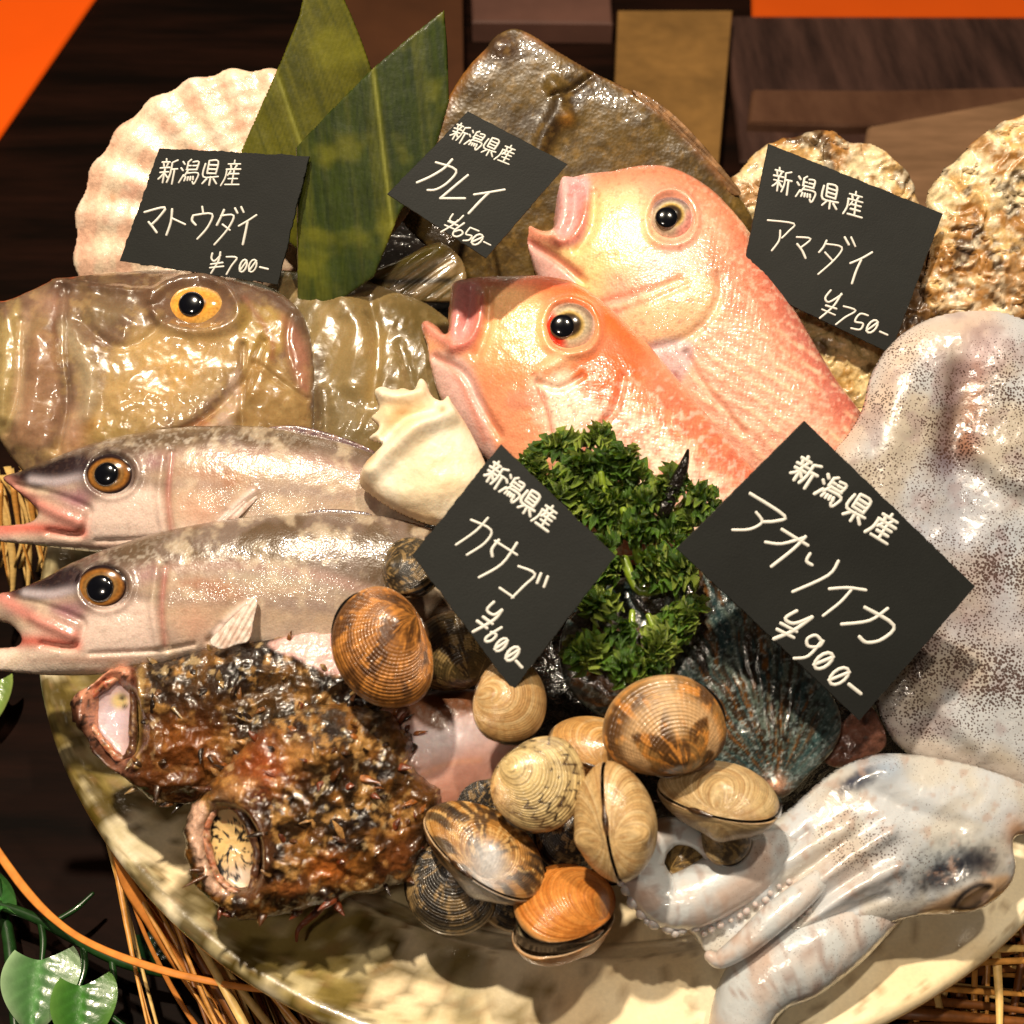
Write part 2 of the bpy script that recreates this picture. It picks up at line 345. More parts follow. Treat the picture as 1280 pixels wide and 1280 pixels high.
# ------------------------------------------------------------------ plate
PC = np.array([.0325, -.0028, 0]); PR = .2443
def plate():
    prof = [(0, -.012), (.10, -.012), (.185, -.0115), (.194, -.0105), (.199, -.0078), (.2015, -.0058), (.206, -.005), (.222, -.0032), (.232, -.0016), (.2375, .0000), (.2412, .0004), (.2435, -.0008), (.2448, -.004), (.2435, -.0085), (.239, -.0125), (.222, -.020), (.185, -.031), (.14, -.038), (.13, -.043), (.12, -.043), (.118, -.037), (0, -.036)]
    p = cr(prof, 4); n = 420; A = np.linspace(0, 2*np.pi, n, endpoint=False); V = []
    for r, z in p:
        wob = 1+.002*np.sin(3*A+1)+.0015*np.sin(5*A+2)+.0008*np.sin(11*A)
        z2 = z+.0009*np.sin(4*A+.5)*(r/.3)
        V.append(np.stack([PC[0]+r*wob*np.cos(A), PC[1]+r*wob*np.sin(A), z2*np.ones(n)], 1))
    V = np.vstack(V); m = len(p); i, j = np.meshgrid(np.arange(m-1), np.arange(n), indexing='ij'); i = i.ravel(); j = j.ravel()
    Fc = np.stack([i*n+j, (i+1)*n+j, (i+1)*n+(j+1) % n, i*n+(j+1) % n], 1)[:, ::-1]
    x, y = proj(V); c = Paint(x, y, (248, 234, 200)); c.noise(120, .5, .75, (234, 206, 156), .6, 61)
    X = V[:, 0]*1000; Y = V[:, 1]*1000
    ang = np.degrees(np.arctan2(V[:, 1]-PC[1], V[:, 0]-PC[0])) % 360
    reg = sm(170, 192, ang)*(1-sm(252, 264, ang+8*(fbm(X, Y, 18, 3)-.5)))
    r_ = np.hypot(V[:, 0]-PC[0], V[:, 1]-PC[1]); reg *= sm(.150, .17, r_)
    c.mix(.95*reg*sm(.36, .56, fbm(X, Y, 34, 11, 5)), (146, 126, 58)); c.mix(.9*reg*sm(.46, .60, fbm(X, Y, 16, 31, 5)), (84, 68, 14))
    c.mix(.75*reg*sm(.5, .7, fbm(X, Y, 6, 77, 4)), (212, 196, 150)); c.mix(.7*reg*sm(.58, .74, fbm(X, Y, 4, 78, 4)), (76, 60, 14))
    c.mix(.5*sm(.69, .76, fbm(X, Y, 2.6, 8, 2)), (150, 118, 76))
    for (a, b, rr) in ((735, 1160, 30), (672, 1238, 26), (650, 1270, 30), (560, 1200, 42)):
        wx = x+14*(fbm(x, y, 14, 4)-.5); wy = y+14*(fbm(x, y, 14, 6)-.5)
        if a != 735: c.mix(.75*sm(1.2, .6, np.hypot((wx-a)/rr, (wy-b)/(rr*.7)))*(.5+.5*sm(.35, .6, fbm(x, y, 10, 21))), (112, 92, 26))
    c.mix(sm(-.004, -.012, V[:, 2])*sm(.222, .235, r_), (150, 112, 52))
    m_ = mat('glazed_stoneware', .30, 1, .06, bumps=[('noise', 45, .0007), ('noise', 500, .00008)], mott=[(60, .05), (700, .05)])
    o = mk('serving_plate', V, Fc.tolist(), m_, None, c.c); tag(o, 'large round cream glazed plate with olive mottled rim under all the seafood', 'plate')
plate()
# ------------------------------------------------------------------ straw basket under the plate
random.seed(4); rng = np.random.default_rng(4)
bask = thing('straw_basket', 'basket of loose golden straw cradling the cream plate', 'basket', (PC[0], PC[1], ZT))
V = []; n = 64; prof = [(.10, ZT+.001), (.15, ZT+.004), (.20, ZT+.022), (.232, -.034), (.238, -.026), (.226, -.036), (.19, ZT+.012), (.10, ZT+.006)]
for r, z in prof:
    for j in range(n): V.append((PC[0]+r*math.cos(2*math.pi*j/n), PC[1]+r*math.sin(2*math.pi*j/n), z))
Fc = [(i*n+j, i*n+(j+1) % n, (i+1)*n+(j+1) % n, (i+1)*n+j) for i in range(len(prof)-1) for j in range(n)]
mk('basket_bowl', V, Fc, mat('dark_straw', .7, 0, base=(58, 34, 16), bumps=[('noise', 300, .003)], mott=[(120, .5)]), bask)
def strand_mesh(L, wd, bend, tw, k):
    p = []; N_ = 9
    for i in range(N_):
        t = i/(N_-1); p.append((L*t, bend*math.sin(math.pi*t), -.25*L*t*t*0))
    V = []; Fc = []
    for i, (a, b, c) in enumerate(p):
        t = i/(N_-1); ww = wd*(1-.6*t)*(.9+.2*math.sin(7*t+k)); th = tw*t
        for (s, q) in ((-1, -.25), (0, -.5), (1, -.25), (1, .2), (0, .45), (-1, .2)):
            y = s*ww; z = q*ww; V.append((a, b+y*math.cos(th)-z*math.sin(th), c+y*math.sin(th)+z*math.cos(th)))
    for i in range(N_-1):
        for j in range(6): Fc.append((i*6+j, i*6+(j+1) % 6, (i+1)*6+(j+1) % 6, (i+1)*6+j))
    Fc.append(tuple(range(6))[::-1]); Fc.append(tuple(range((N_-1)*6, N_*6)))
    me = bpy.data.meshes.new('strand'); me.from_pydata(V, [], Fc); me.polygons.foreach_set('use_smooth', np.ones(len(me.polygons), bool))
    return me
smats = [mat('straw_gold', .45, .2, .25, base=(214, 150, 70), mott=[(300, .25)]), mat('straw_pale', .5, .1, .3, base=(226, 186, 112), mott=[(300, .2)]), mat('straw_brown', .5, .1, .3, base=(128, 76, 30), mott=[(300, .3)])]
protos = []
for k in range(9):
    me = strand_mesh(random.uniform(.10, .17), random.uniform(.0011, .0024), random.uniform(-.008, .008), random.uniform(-1, 1), k); me.materials.append(smats[k % 3]); protos.append(me)
cnt = 0
def strand(px, py, z, ax, ay, az, s=1, k=None):
    """from a point in the place, heading (ax, ay, az)"""
    global cnt
    me = protos[random.randrange(9) if k is None else k]; o = bpy.data.objects.new('straw_strand', me); COL.objects.link(o); o.parent = bask
    d = Vector((ax, ay, az)).normalized(); o.rotation_mode = 'QUATERNION'; o.rotation_quaternion = d.to_track_quat('X', 'Z'); o.scale = (s, 1, 1)
    o.location = (px-ORG[bask][0], py-ORG[bask][1], z-ORG[bask][2]); cnt += 1
for i in range(292):
    q = random.random()
    if q < .40: a = random.uniform(212, 262)
    elif q < .9: a = random.uniform(280, 345)
    elif q < .92: a = random.uniform(345, 350)
    else: a = random.uniform(-20, 160)
    A = rad(a); r = random.uniform(.195, .242); z = -.014-(.242-r)*.6-random.uniform(0, .02)
    out = random.uniform(.0, .26) if a > 200 else random.uniform(-.1, .2)
    if a > 280: out = random.uniform(.2, .6)
    if a > 280 and random.random() < .35: sw = random.uniform(-1, .2)
    else: sw = 1
    d = np.array([math.cos(A), math.sin(A)])*out+np.array([-math.sin(A), math.cos(A)])*sw
    strand(PC[0]+r*math.cos(A), PC[1]+r*math.sin(A), z, d[0], d[1], -random.uniform(.12, .34))
# fan of pale straw standing proud at the left, behind the open mouths
for i in range(26):
    x0 = -30+i*3.6; P0 = onz(x0+random.uniform(-2, 2), 588+random.uniform(-8, 20), .004+random.uniform(-.004, .003)); P1 = onz(x0+10+i*1.2+random.uniform(-6, 6), 735, -.035)
    d = P1-P0; me = protos[(1, 4, 7, 0, 1)[i % 5]]
    strand(*P0, *d, s=.42, k=(1, 4, 7, 0, 1)[i % 5])
# loose raffia
def wpx(pts):  # (px,py,z,r) -> world + radius
    return [tuple(onz(a, b, z))+(r,) for a, b, z, r in pts]
raff = mat('raffia', .42, .3, .2, base=(222, 140, 62), mott=[(200, .2)])
o = tube('raffia_strand', wpx([(-20, 1040, -.05, .0017), (30, 1110, -.045, .0018), (75, 1155, -.04, .0014), (125, 1185, -.035, .0014), (200, 1212, -.03, .0015), (280, 1230, -.026, .0013), (355, 1240, -.022, .0012)]), None, raff, None, flat=.35, world=True, ns=8)
tag(o, 'orange raffia strip curving over the green ivy stem', 'raffia strip')
o = tube('raffia_strand', wpx([(146, 1072, -.012, .0012), (160, 1105, -.02, .0026), (190, 1150, -.03, .003), (235, 1215, -.045, .0036), (300, 1300, -.06, .004)]), None, raff, None, flat=.3, world=True, ns=8)
tag(o, 'broad orange straw blade hanging from the plate rim at lower left', 'straw blade')
o = tube('raffia_strand', wpx([(155, 1095, -.02, .0006), (180, 1165, -.035, .0008), (215, 1235, -.05, .001), (250, 1290, -.06, .001)]), None, raff, None, flat=.5, world=True, ns=8)
tag(o, 'thin brown straw thread hanging left of the broad orange blade', 'straw thread')
# ------------------------------------------------------------------ plastic ivy
ivy = thing('ivy_vine', 'artificial green ivy vine lying on the dark counter at lower left', 'ivy vine', onz(60, 1200, ZT))
st = mat('ivy_stem', .3, .6, .1, base=(28, 60, 24), mott=[(300, .25)])
def stem(pts, r, z=ZT+.02, name='stem'): return tube(name, wpx([(a, b, z, r*(1 if i < len(pts)-1 else .7)) for i, (a, b) in enumerate(pts)]), None, st, ivy, world=True, ns=8)
stem([(-40, 1120), (8, 1134), (45, 1148), (90, 1172), (140, 1198), (185, 1212), (240, 1222)], .0021)
stem([(50, 1150), (54, 1175), (52, 1205)], .0014); stem([(104, 1186), (106, 1210), (98, 1236)], .0014); stem([(140, 1200), (142, 1235), (132, 1262), (165, 1290)], .0014)
stem([(72, 1150), (95, 1136), (116, 1117)], .0012); stem([(5, 1135), (-2, 1100)], .0014); stem([(2, 1130), (10, 1170), (14, 1205), (20, 1300)], .0026, ZT+.012)
def ivy_leaf(tip, base, wd, c1, c2, z=ZT+.022, roll=0):
    B = onz(*base, z); T = onz(*tip, z-.004); ax = T-B; L = np.linalg.norm(ax); ax /= L; n = np.array([0, -.3, .95]); n -= ax*np.dot(n, ax); n /= np.linalg.norm(n); sd = np.cross(n, ax); W = wd*PX
    nu, nv = 40, 33; V = []; C = []; 
    for i in range(nu):
        t = i/(nu-1)
        hw = W*(math.sin(math.pi*min(1, t*.86+.14)**.8)**.75)*(1-.25*t)
        for j in range(nv):
            s = -1+2*j/(nv-1)
            back = -.16*L*(abs(s)**1.5)*(1-t)**2*1.2
            v = abs(math.sin(math.pi*(t*6-abs(s)*1.6)))
            z_ = (.05*L*(1-(s*s))*0-.10*L*s*s+.012*L*v*(1-abs(s)))
            p = B+ax*(t*L+back*1.0)+sd*s*hw+n*(z_-.006*L*math.exp(-(s*9)**2)); V.append(p)
            e = max(abs(s)**3, sm(.9, 1, np.float64(t))); mid = math.exp(-(s*8)**2)+.5*(1-v)**2*(1-abs(s))
            c = lin(c1)*(1-e)+lin(c2)*e; C.append(c*(1+.8*mid))
    V = np.array(V); N1 = len(V); V = np.vstack([V, V-n*.0005]); C = np.array(C+C); Fc = []
    for i in range(nu-1):
        for j in range(nv-1):
            a = i*nv+j; q = (a, a+1, a+nv+1, a+nv); Fc.append(q); Fc.append(tuple(N1+k for k in q[::-1]))
    mk('ivy_leaf', V, Fc, M['ivy'], ivy, C)
ivy_leaf((38, 1292), (50, 1200), 46, (62, 104, 54), (150, 180, 136)); ivy_leaf((98, 1318), (103, 1232), 38, (44, 92, 26), (92, 134, 60), ZT+.027)
ivy_leaf((-8, 1085), (2, 1136), 16, (40, 84, 34), (60, 100, 48)); ivy_leaf((215, 1215), (185, 1165), 26, (16, 44, 20), (24, 54, 26), ZT+.004); ivy_leaf((-12, 905), (0, 850), 16, (120, 150, 70), (150, 170, 90), ZT+.02)
# ------------------------------------------------------------------ added dark bed that carries everything and stops light leaking through
def bed():
    R = np.linspace(0, 1, 70); n = 200; A = np.linspace(0, 2*np.pi, n, endpoint=False); rr, aa = np.meshgrid(R, A, indexing='ij')
    rr = rr.ravel(); aa = aa.ravel(); X = PC[0]-.005+.185*rr*np.cos(aa); Y = PC[1]+.012+.186*rr*np.sin(aa)
    zt = (Y-M0[1])*math.tan(MOUND)+M0[2]-.010+.012*(fbm(X*1000, Y*1000, 26, 4)-.5)
    zt = np.minimum(zt, .055); edge = sm(1, .88, rr); Z = -.0118+(np.maximum(zt, -.006)+.0118)*edge; Z = np.maximum(Z, -.0118)
    V = np.stack([X, Y, Z], 1); i, j = np.meshgrid(np.arange(69), np.arange(n), indexing='ij'); i = i.ravel(); j = j.ravel()
    Fc = np.stack([i*n+j, (i+1)*n+j, (i+1)*n+(j+1) % n, i*n+(j+1) % n], 1)
    o = mk('filler_bed', V, Fc.tolist(), M['bed']); tag(o, 'added dark wet bed filling the black gaps between the shells', 'filler', kind='stuff')
bed()
def eye(pc, x, y, rx, ry, stops, th, pup, hgt=13, pr=.42, rot=0, extra=None, sink=.15):
    def cf(r, a):
        c = ramp(r, stops)
        if extra is not None: c = extra(r, a, c)
        c = c*(.8+.4*fbm(np.cos(a)*r*30+50, np.sin(a)*r*30+50, 5, 3))[:, None]; return np.clip(c, .001, 1)
    e = dome('eye', pc, x, y, rx, ry, hgt, cf, M['eye'], th, rot=rot, sink=sink)
    # pupil: small glossy dome on top of the eyeball
    px, py = pup; P0 = surf(pc, px, py); pl = pc['pl']
    c0 = surf(pc, x, y); d = P0-c0; du = d@pl.u/PX; dv = d@pl.v/PX; r2 = min(.9, (du/rx)**2+(dv/ry)**2)
    top = hgt*(math.sqrt(1-.98*r2)-sink)
    q = dict(pc); C = c0+pl.u*du*PX+pl.v*dv*PX+pl.n*(top-1.2)*PX
    q['P'] = np.array([C]); q['qx'] = np.array([px]); q['qy'] = np.array([py])
    p = dome('pupil', q, px, py, rx*pr, rx*pr, 3.6, lambda r, a: ramp(r, [(0, (4, 5, 12)), (.9, (6, 7, 14)), (1, (30, 24, 18))]), M['eye'], e, sink=.0, nr=8, na=32)
    return e
GOLD = [(0, (40, 30, 20)), (.45, (90, 56, 20)), (.50, (176, 136, 80)), (.54, (96, 60, 26)), (.62, (160, 106, 46)), (.70, (110, 70, 32)), (.77, (30, 20, 22)), (1, (40, 30, 34))]
# ------------------------------------------------------------------ john dory
dory = thing('john_dory', 'big greyish gold john dory with yellow eye at the left, under the 700 yen board', 'fish', onz(240, 470, .01))
pB = Plane(470, 460, .020, 26)
def pdoryb(x, y):
    c = Paint(x, y, (128, 112, 66)); c.noise(70, .45, .7, (160, 136, 86), .9, 3); c.noise(40, .5, .75, (96, 80, 34), .8, 8)
    c.blob(420, 360, 60, 14, (110, 82, 40), .7); c.blob(430, 440, 45, 60, (170, 142, 88), .7, n=30); c.blob(480, 380, 70, 22, (112, 92, 34), .6, 12)
    c.blob(540, 400, 40, 40, (116, 98, 34), .8); c.blob(400, 520, 30, 60, (128, 112, 74), .8); c.blob(470, 470, 14, 60, (196, 160, 88), .6, n=20)
    c.line([(398, 440), (396, 500), (398, 560)], 9, (70, 50, 30), .8); c.noise(8, .55, .75, (180, 156, 106), .35, 31); c.mix(.38+0*x, (108, 90, 70))
    return c
def ddoryb(x, y):
    h = 9*(fbm(x, y, 60, 2)-.5)+2.5*(ridged(x+.5*y, y*.25, 22, 6, 3)-.5)+0.5*(fbm(x, y, 7, 9)-.5)
    h += 6*line_at(x, y, [(430, 380), (450, 420), (440, 480)], 16)-5*line_at(x, y, [(462, 380), (472, 430), (466, 500)], 8)-4*line_at(x, y, [(500, 430), (515, 480), (530, 540)], 7)+5*line_at(x, y, [(405, 490), (410, 550)], 9)
    return h
db = inflate('body', [(330, 352), (385, 342), (440, 349), (495, 366), (545, 388), (580, 430), (575, 520), (520, 575), (440, 590), (330, 590), (310, 470)], pB, M['slime'], dory, .42, disp=ddoryb, paint=pdoryb)
pH = Plane(200, 460, .031, 27)
def pdoryh(x, y):
    c = Paint(x, y, (128, 102, 80)); c.noise(60, .4, .65, (100, 76, 60), .7, 2); c.noise(26, .5, .7, (166, 138, 92), .6, 4)
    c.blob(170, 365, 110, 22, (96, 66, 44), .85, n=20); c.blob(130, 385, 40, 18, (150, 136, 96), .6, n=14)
    c.poly([(110, 520), (145, 440), (175, 415), (225, 410), (290, 412), (300, 440), (270, 480), (215, 525), (150, 548), (75, 572), (55, 568), (90, 545)], (196, 164, 106), .8, 14, 18, 26)
    c.blob(220, 460, 60, 30, (220, 170, 92), .7, -30, n=24); c.blob(130, 540, 34, 14, (140, 122, 30), .7, n=10); c.blob(110, 530, 20, 12, (206, 150, 46), .6)
    c.poly([(320, 400), (332, 430), (300, 480), (250, 525), (180, 556), (100, 575), (60, 590), (160, 590), (250, 560), (300, 530), (330, 480), (345, 420)], (168, 108, 64), .85, 5)
    c.poly([(300, 470), (303, 540), (270, 545), (200, 562), (262, 528), (296, 460)], (206, 180, 160), .85, 5, 4)
    c.poly([(305, 440), (335, 445), (378, 490), (388, 545), (300, 548), (302, 480)], (164, 132, 76), .9, 6, 6); c.noise(10, .5, .72, (190, 160, 104), .5, 12)
    c.poly([(296, 382), (330, 380), (362, 400), (350, 440), (325, 445), (305, 432)], (176, 146, 74), .85, 6, 8)
    c.poly([(352, 392), (372, 410), (384, 450), (386, 490), (372, 480), (360, 440), (352, 415)], (172, 108, 88), .7, 9, 5)
    c.poly([(5, 400), (25, 378), (28, 500), (6, 540), (-30, 540), (-30, 378)], (186, 164, 104), .8, 6)
    c.poly([(40, 420), (68, 425), (74, 480), (66, 545), (40, 560), (10, 552), (22, 500)], (162, 122, 92), .8, 9, 6); c.line([(32, 395), (26, 450), (22, 520)], 7, (206, 172, 140), .7)
    c.line([(80, 410), (105, 450), (112, 500), (86, 540)], 11, (190, 172, 138), .8); c.line([(72, 352), (66, 400), (72, 425)], 4, (104, 60, 40), .8)
    c.blob(60, 378, 22, 18, (186, 144, 128), .6); c.line([(250, 345), (300, 352), (350, 375), (390, 420)], 8, (88, 58, 42), .7); c.blob(92, 545, 20, 30, (176, 116, 96), .6)
    c.blob(244, 384, 44, 32, (104, 74, 56), .85, p=3); c.line([(305, 372), (338, 420), (340, 446)], 4, (150, 90, 70), .6)
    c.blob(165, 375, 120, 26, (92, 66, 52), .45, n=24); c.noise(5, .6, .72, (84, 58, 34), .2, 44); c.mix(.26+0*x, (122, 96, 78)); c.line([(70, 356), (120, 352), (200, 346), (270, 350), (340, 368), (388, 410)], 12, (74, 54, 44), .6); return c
def ddoryh(x, y):
    h = 10*(fbm(x, y, 55, 12)-.5)+1.2*(fbm(x, y, 15, 13)-.5)
    h += 9*line_at(x, y, [(48, 425), (46, 480), (30, 545)], 17)-7*line_at(x, y, [(80, 360), (76, 430), (82, 500), (70, 560)], 6)-6*line_at(x, y, [(24, 400), (22, 470), (8, 540)], 5)+6*line_at(x, y, [(8, 390), (4, 520)], 10)
    h += 6*line_at(x, y, [(95, 415), (114, 470), (110, 520)], 10)-5*line_at(x, y, [(100, 400), (140, 432), (175, 425), (205, 400)], 6)+5*line_at(x, y, [(120, 385), (160, 400)], 12)
    h += -7*line_at(x, y, [(328, 425), (300, 478), (245, 528), (170, 556), (100, 575)], 5)+5*line_at(x, y, [(338, 440), (312, 500), (262, 540)], 9)
    h += -6*line_at(x, y, [(303, 430), (302, 550)], 4)+6*bump_at(x, y, 343, 505, 34, 44)-5*line_at(x, y, [(318, 452), (352, 478), (384, 500)], 4)
    h += 7*line_at(x, y, [(190, 375), (212, 355), (250, 347), (286, 362), (300, 395), (270, 415), (215, 410), (192, 390)], 7)-10*bump_at(x, y, 244, 383, 34, 24, 0, 4)
    h += 5*line_at(x, y, [(70, 352), (130, 360), (190, 365)], 6)-4*line_at(x, y, [(362, 395), (358, 430), (372, 480)], 4)+3*(ridged(x, y, 34, 19, 3)-.5); return h
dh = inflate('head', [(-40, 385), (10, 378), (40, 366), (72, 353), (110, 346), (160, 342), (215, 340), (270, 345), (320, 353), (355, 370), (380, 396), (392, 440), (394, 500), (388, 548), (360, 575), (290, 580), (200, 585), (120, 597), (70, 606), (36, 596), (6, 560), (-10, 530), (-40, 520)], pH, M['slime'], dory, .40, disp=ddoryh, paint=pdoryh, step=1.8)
def dex(r, a, c):
    m = sm(.2, .6, fbm(np.cos(a)*r*40+99, np.sin(a)*r*40+9, 9, 3))[:, None]*.4*(r < .8)[:, None]; return c*(1-m)+lin((206, 120, 50))*m
eye(dh, 244, 384, 35, 25, [(0, (40, 30, 20)), (.36, (90, 60, 22)), (.44, (222, 160, 60)), (.8, (216, 168, 86)), (.92, (150, 110, 70)), (1, (84, 62, 52))], dory, (242, 384), 13, .40, extra=dex)
pT = Plane(490, 320, .030, 34)
def ptail(x, y):
    c = Paint(x, y, (88, 74, 40)); c.mix(.7*sm(.45, .7, ridged(x+y*1.4, (y-x*.5)*.1, 8, 4, 2)), (140, 116, 78)); c.blob(450, 340, 30, 20, (126, 110, 62), .8); c.line([(440, 338), (500, 325), (550, 312)], 8, (120, 108, 34), .8)
    c.line([(440, 350), (500, 352), (560, 350)], 5, (20, 16, 14), .9); c.line([(430, 330), (470, 292), (505, 262)], 8, (150, 126, 92), .6); return c
inflate('tail_fin', [(418, 348), (432, 322), (452, 298), (478, 274), (503, 254), (513, 262), (497, 285), (480, 306), (466, 330), (474, 334), (505, 322), (535, 306), (556, 305), (580, 330), (580, 372), (530, 378), (470, 368), (430, 358)], pT, M['slime'], dory, .22, disp=lambda x, y: 2.5*(ridged(x+y*1.4, (y-x*.5)*.12, 9, 4, 2)-.5)+4*line_at(x, y, [(440, 350), (500, 322), (550, 310)], 7), paint=ptail, step=1.6)
# ------------------------------------------------------------------ flatfish
flat = thing('flatfish', 'brown scaly flatfish standing at the back behind the tilefish', 'fish', onz(740, 250, .04))
def pflat(x, y):
    c = Paint(x, y, (70, 54, 24)); c.noise(50, .4, .7, (94, 74, 32), .8, 3); c.noise(30, .5, .7, (56, 40, 18), .7, 6)
    c.poly([(690, 120), (740, 90), (745, 105), (700, 170), (680, 210), (672, 170)], (48, 34, 20), .8, 10); c.blob(630, 58, 26, 20, (70, 46, 34), .8); c.blob(600, 66, 8, 8, (150, 96, 50), .7)
    c.line([(660, 42), (720, 72), (790, 112), (850, 160), (915, 235)], 7, (136, 92, 58), .75); c.line([(590, 75), (560, 120), (530, 190), (505, 240)], 10, (140, 88, 36), .7)
    c.blob(708, 148, 8, 8, (170, 120, 50), .8); c.blob(780, 190, 50, 30, (100, 78, 34), .5, n=20); c.noise(6, .5, .75, (134, 104, 50), .4, 61); return c
def dflat(x, y):
    h = 6*(fbm(x, y, 50, 2)-.5)+.4*(fbm(x, y, 9, 5)-.5)+7*line_at(x, y, [(690, 105), (700, 130), (680, 170), (668, 210)], 10)-6*line_at(x, y, [(742, 92), (715, 112), (690, 120)], 4)+6*bump_at(x, y, 708, 148, 9, 9)+6*bump_at(x, y, 625, 58, 18, 12)+3*line_at(x, y, [(790, 118), (850, 165), (900, 225)], 7)
    h += .8*np.sin(x*.9+.5*y)*np.sin(y*.9-.4*x); return h
pF = Plane(740, 230, .038, 44, 3)
ff = inflate('body', [(606, 62), (618, 46), (640, 36), (662, 42), (700, 66), (745, 92), (790, 114), (830, 140), (862, 172), (892, 202), (922, 240), (945, 300), (900, 400), (800, 440), (650, 400), (560, 330), (505, 280), (498, 240), (520, 195), (546, 150), (568, 108), (590, 78)], pF, M['olive'], flat, .18, disp=dflat, paint=pflat, hmax=24)
fin = [(790, 112), (820, 126), (850, 150), (880, 182), (905, 212), (926, 240), (916, 244), (894, 222), (868, 190), (838, 160), (806, 134)]
inflate('dorsal_fin', fin, pF.shift(.003), M['olive'], flat, .2, disp=lambda x, y: 2*np.sin(1.3*(x*.7-y*.7)), paint=lambda x, y: Paint(x, y, (112, 82, 52)).noise(9, .4, .7, (166, 124, 84), .8, 3), step=1.5)
# ------------------------------------------------------------------ tilefish
EYT = [(0, (30, 24, 20)), (.4, (60, 44, 30)), (.5, (206, 170, 96)), (.58, (196, 180, 150)), (.8, (176, 150, 128)), (.92, (206, 180, 160)), (1, (226, 150, 110))]
t2 = thing('tilefish', 'rear salmon pink tilefish with open mouth, just right of the 650 yen board', 'fish', onz(860, 400, .02), 'pair of red tilefish')
def ptile2(x, y):
    c = Paint(x, y, (226, 158, 130)); c.noise(60, .4, .7, (236, 178, 148), .7, 2); c.noise(26, .55, .75, (244, 214, 196), .5, 52, region=sm(380, 440, y))
    c.poly([(680, 290), (720, 250), (790, 240), (815, 290), (800, 330), (760, 345), (740, 400), (690, 360)], (246, 206, 140), .8, 22); c.blob(790, 290, 24, 44, (252, 236, 196), .7, -10)
    c.line([(760, 216), (820, 208), (880, 232), (930, 290), (975, 350)], 20, (226, 118, 78), .6); c.line([(960, 330), (1010, 420), (1060, 510)], 30, (196, 96, 84), .85)
    c.blob(930, 350, 34, 60, (214, 122, 92), .6, -30, n=20); c.blob(893, 322, 14, 20, (130, 100, 50), .5, -20, n=10)
    c.poly([(696, 222), (735, 222), (735, 262), (728, 300), (700, 305), (690, 280), (692, 250)], (216, 160, 164), .9, 6); c.line([(704, 228), (706, 260), (700, 296)], 6, (226, 176, 172), .8); c.line([(733, 256), (722, 290), (702, 304), (692, 302)], 6, (226, 140, 118), .9); c.line([(657, 280), (672, 292), (692, 300)], 8, (232, 150, 124), .9)
    c.poly([(658, 300), (690, 320), (720, 350), (700, 372), (668, 345)], (222, 176, 170), .9, 6); c.line([(660, 298), (690, 318), (724, 342)], 6, (196, 96, 70), .7)
    c.line([(750, 376), (800, 362), (850, 346)], 5, (200, 120, 92), .8); c.line([(740, 384), (790, 372), (846, 352)], 3, (246, 210, 186), .8); c.line([(770, 392), (820, 372), (850, 352)], 4, (186, 116, 100), .5)
    c.poly([(770, 400), (850, 345), (890, 350), (900, 390), (870, 425), (800, 430)], (232, 196, 150), .75, 12, 8); c.poly([(858, 440), (900, 400), (960, 440), (1030, 530), (1080, 590), (950, 620), (880, 540)], (230, 172, 148), .8, 18)
    u = (x-860)*.55-(y-440)*.83; c.mix(.5*sm(.55, .98, .5+.5*np.sin(u*.36+1.6*fbm(x, y, 60, 3)*4))*sm(.3, .6, fbm(x, y, 26, 91))*sm(850, 885, x)*sm(395, 430, y)*sm(1.1, .8, (x-860)/230), (248, 216, 178))
    c.poly([(812, 430), (860, 425), (866, 450), (845, 480), (830, 470)], (206, 186, 190), .8, 6); c.blob(843, 470, 7, 8, (150, 60, 60), .6); c.blob(828, 325, 30, 12, (236, 196, 196), .7, -14); c.blob(845, 318, 30, 14, (240, 190, 170), .5, -40)
    c.noise(4.5, .5, .7, (250, 224, 198), .35, 21, region=sm(820, 900, x)); c.noise(5, .58, .75, (178, 84, 62), .35, 24); return c
def dtile(h0, eye_c, x, y): return h0
def dtile2(x, y):
    h = 4*(fbm(x, y, 60, 5)-.5)+.6*(fbm(x, y, 9, 4)-.5)
    h += 7*line_at(x, y, [(704, 226), (703, 262), (696, 298)], 9)+6*line_at(x, y, [(735, 240), (730, 272), (716, 298), (700, 306)], 6)-6*line_at(x, y, [(719, 236), (717, 270), (708, 290)], 5)-6*line_at(x, y, [(742, 240), (740, 280), (722, 312)], 5)+5*line_at(x, y, [(658, 280), (674, 293), (694, 302)], 6)
    h += -7*line_at(x, y, [(662, 304), (694, 322), (730, 352)], 5)-1.6*line_at(x, y, [(735, 388), (790, 374), (850, 350)], 4)-1.5*line_at(x, y, [(752, 396), (800, 382), (860, 356)], 4)-3.5*line_at(x, y, [(760, 440), (830, 432), (872, 412), (898, 376), (900, 345)], 6)+5*bump_at(x, y, 830, 390, 60, 34, -25)+.4*np.sin(.75*(x*.6+y*.8))*np.sin(.75*(x*.8-y*.6))*sm(850, 900, x)
    h += -8*bump_at(x, y, 839, 274, 29, 29, 0, 5)+5*line_at(x, y, [(808, 270), (818, 246), (842, 238), (864, 252), (871, 278), (860, 300), (835, 306), (813, 296), (808, 275)], 5)-5*line_at(x, y, [(858, 440), (880, 480), (930, 540)], 4)
    u = (x-860)*.55-(y-440)*.83; h += .9*sm(-.4, .9, np.sin(u*.36+1.6*fbm(x, y, 60, 3)*4))*sm(850, 885, x)*sm(395, 430, y); return h
pt2 = Plane(860, 380, .026, 30, -4)
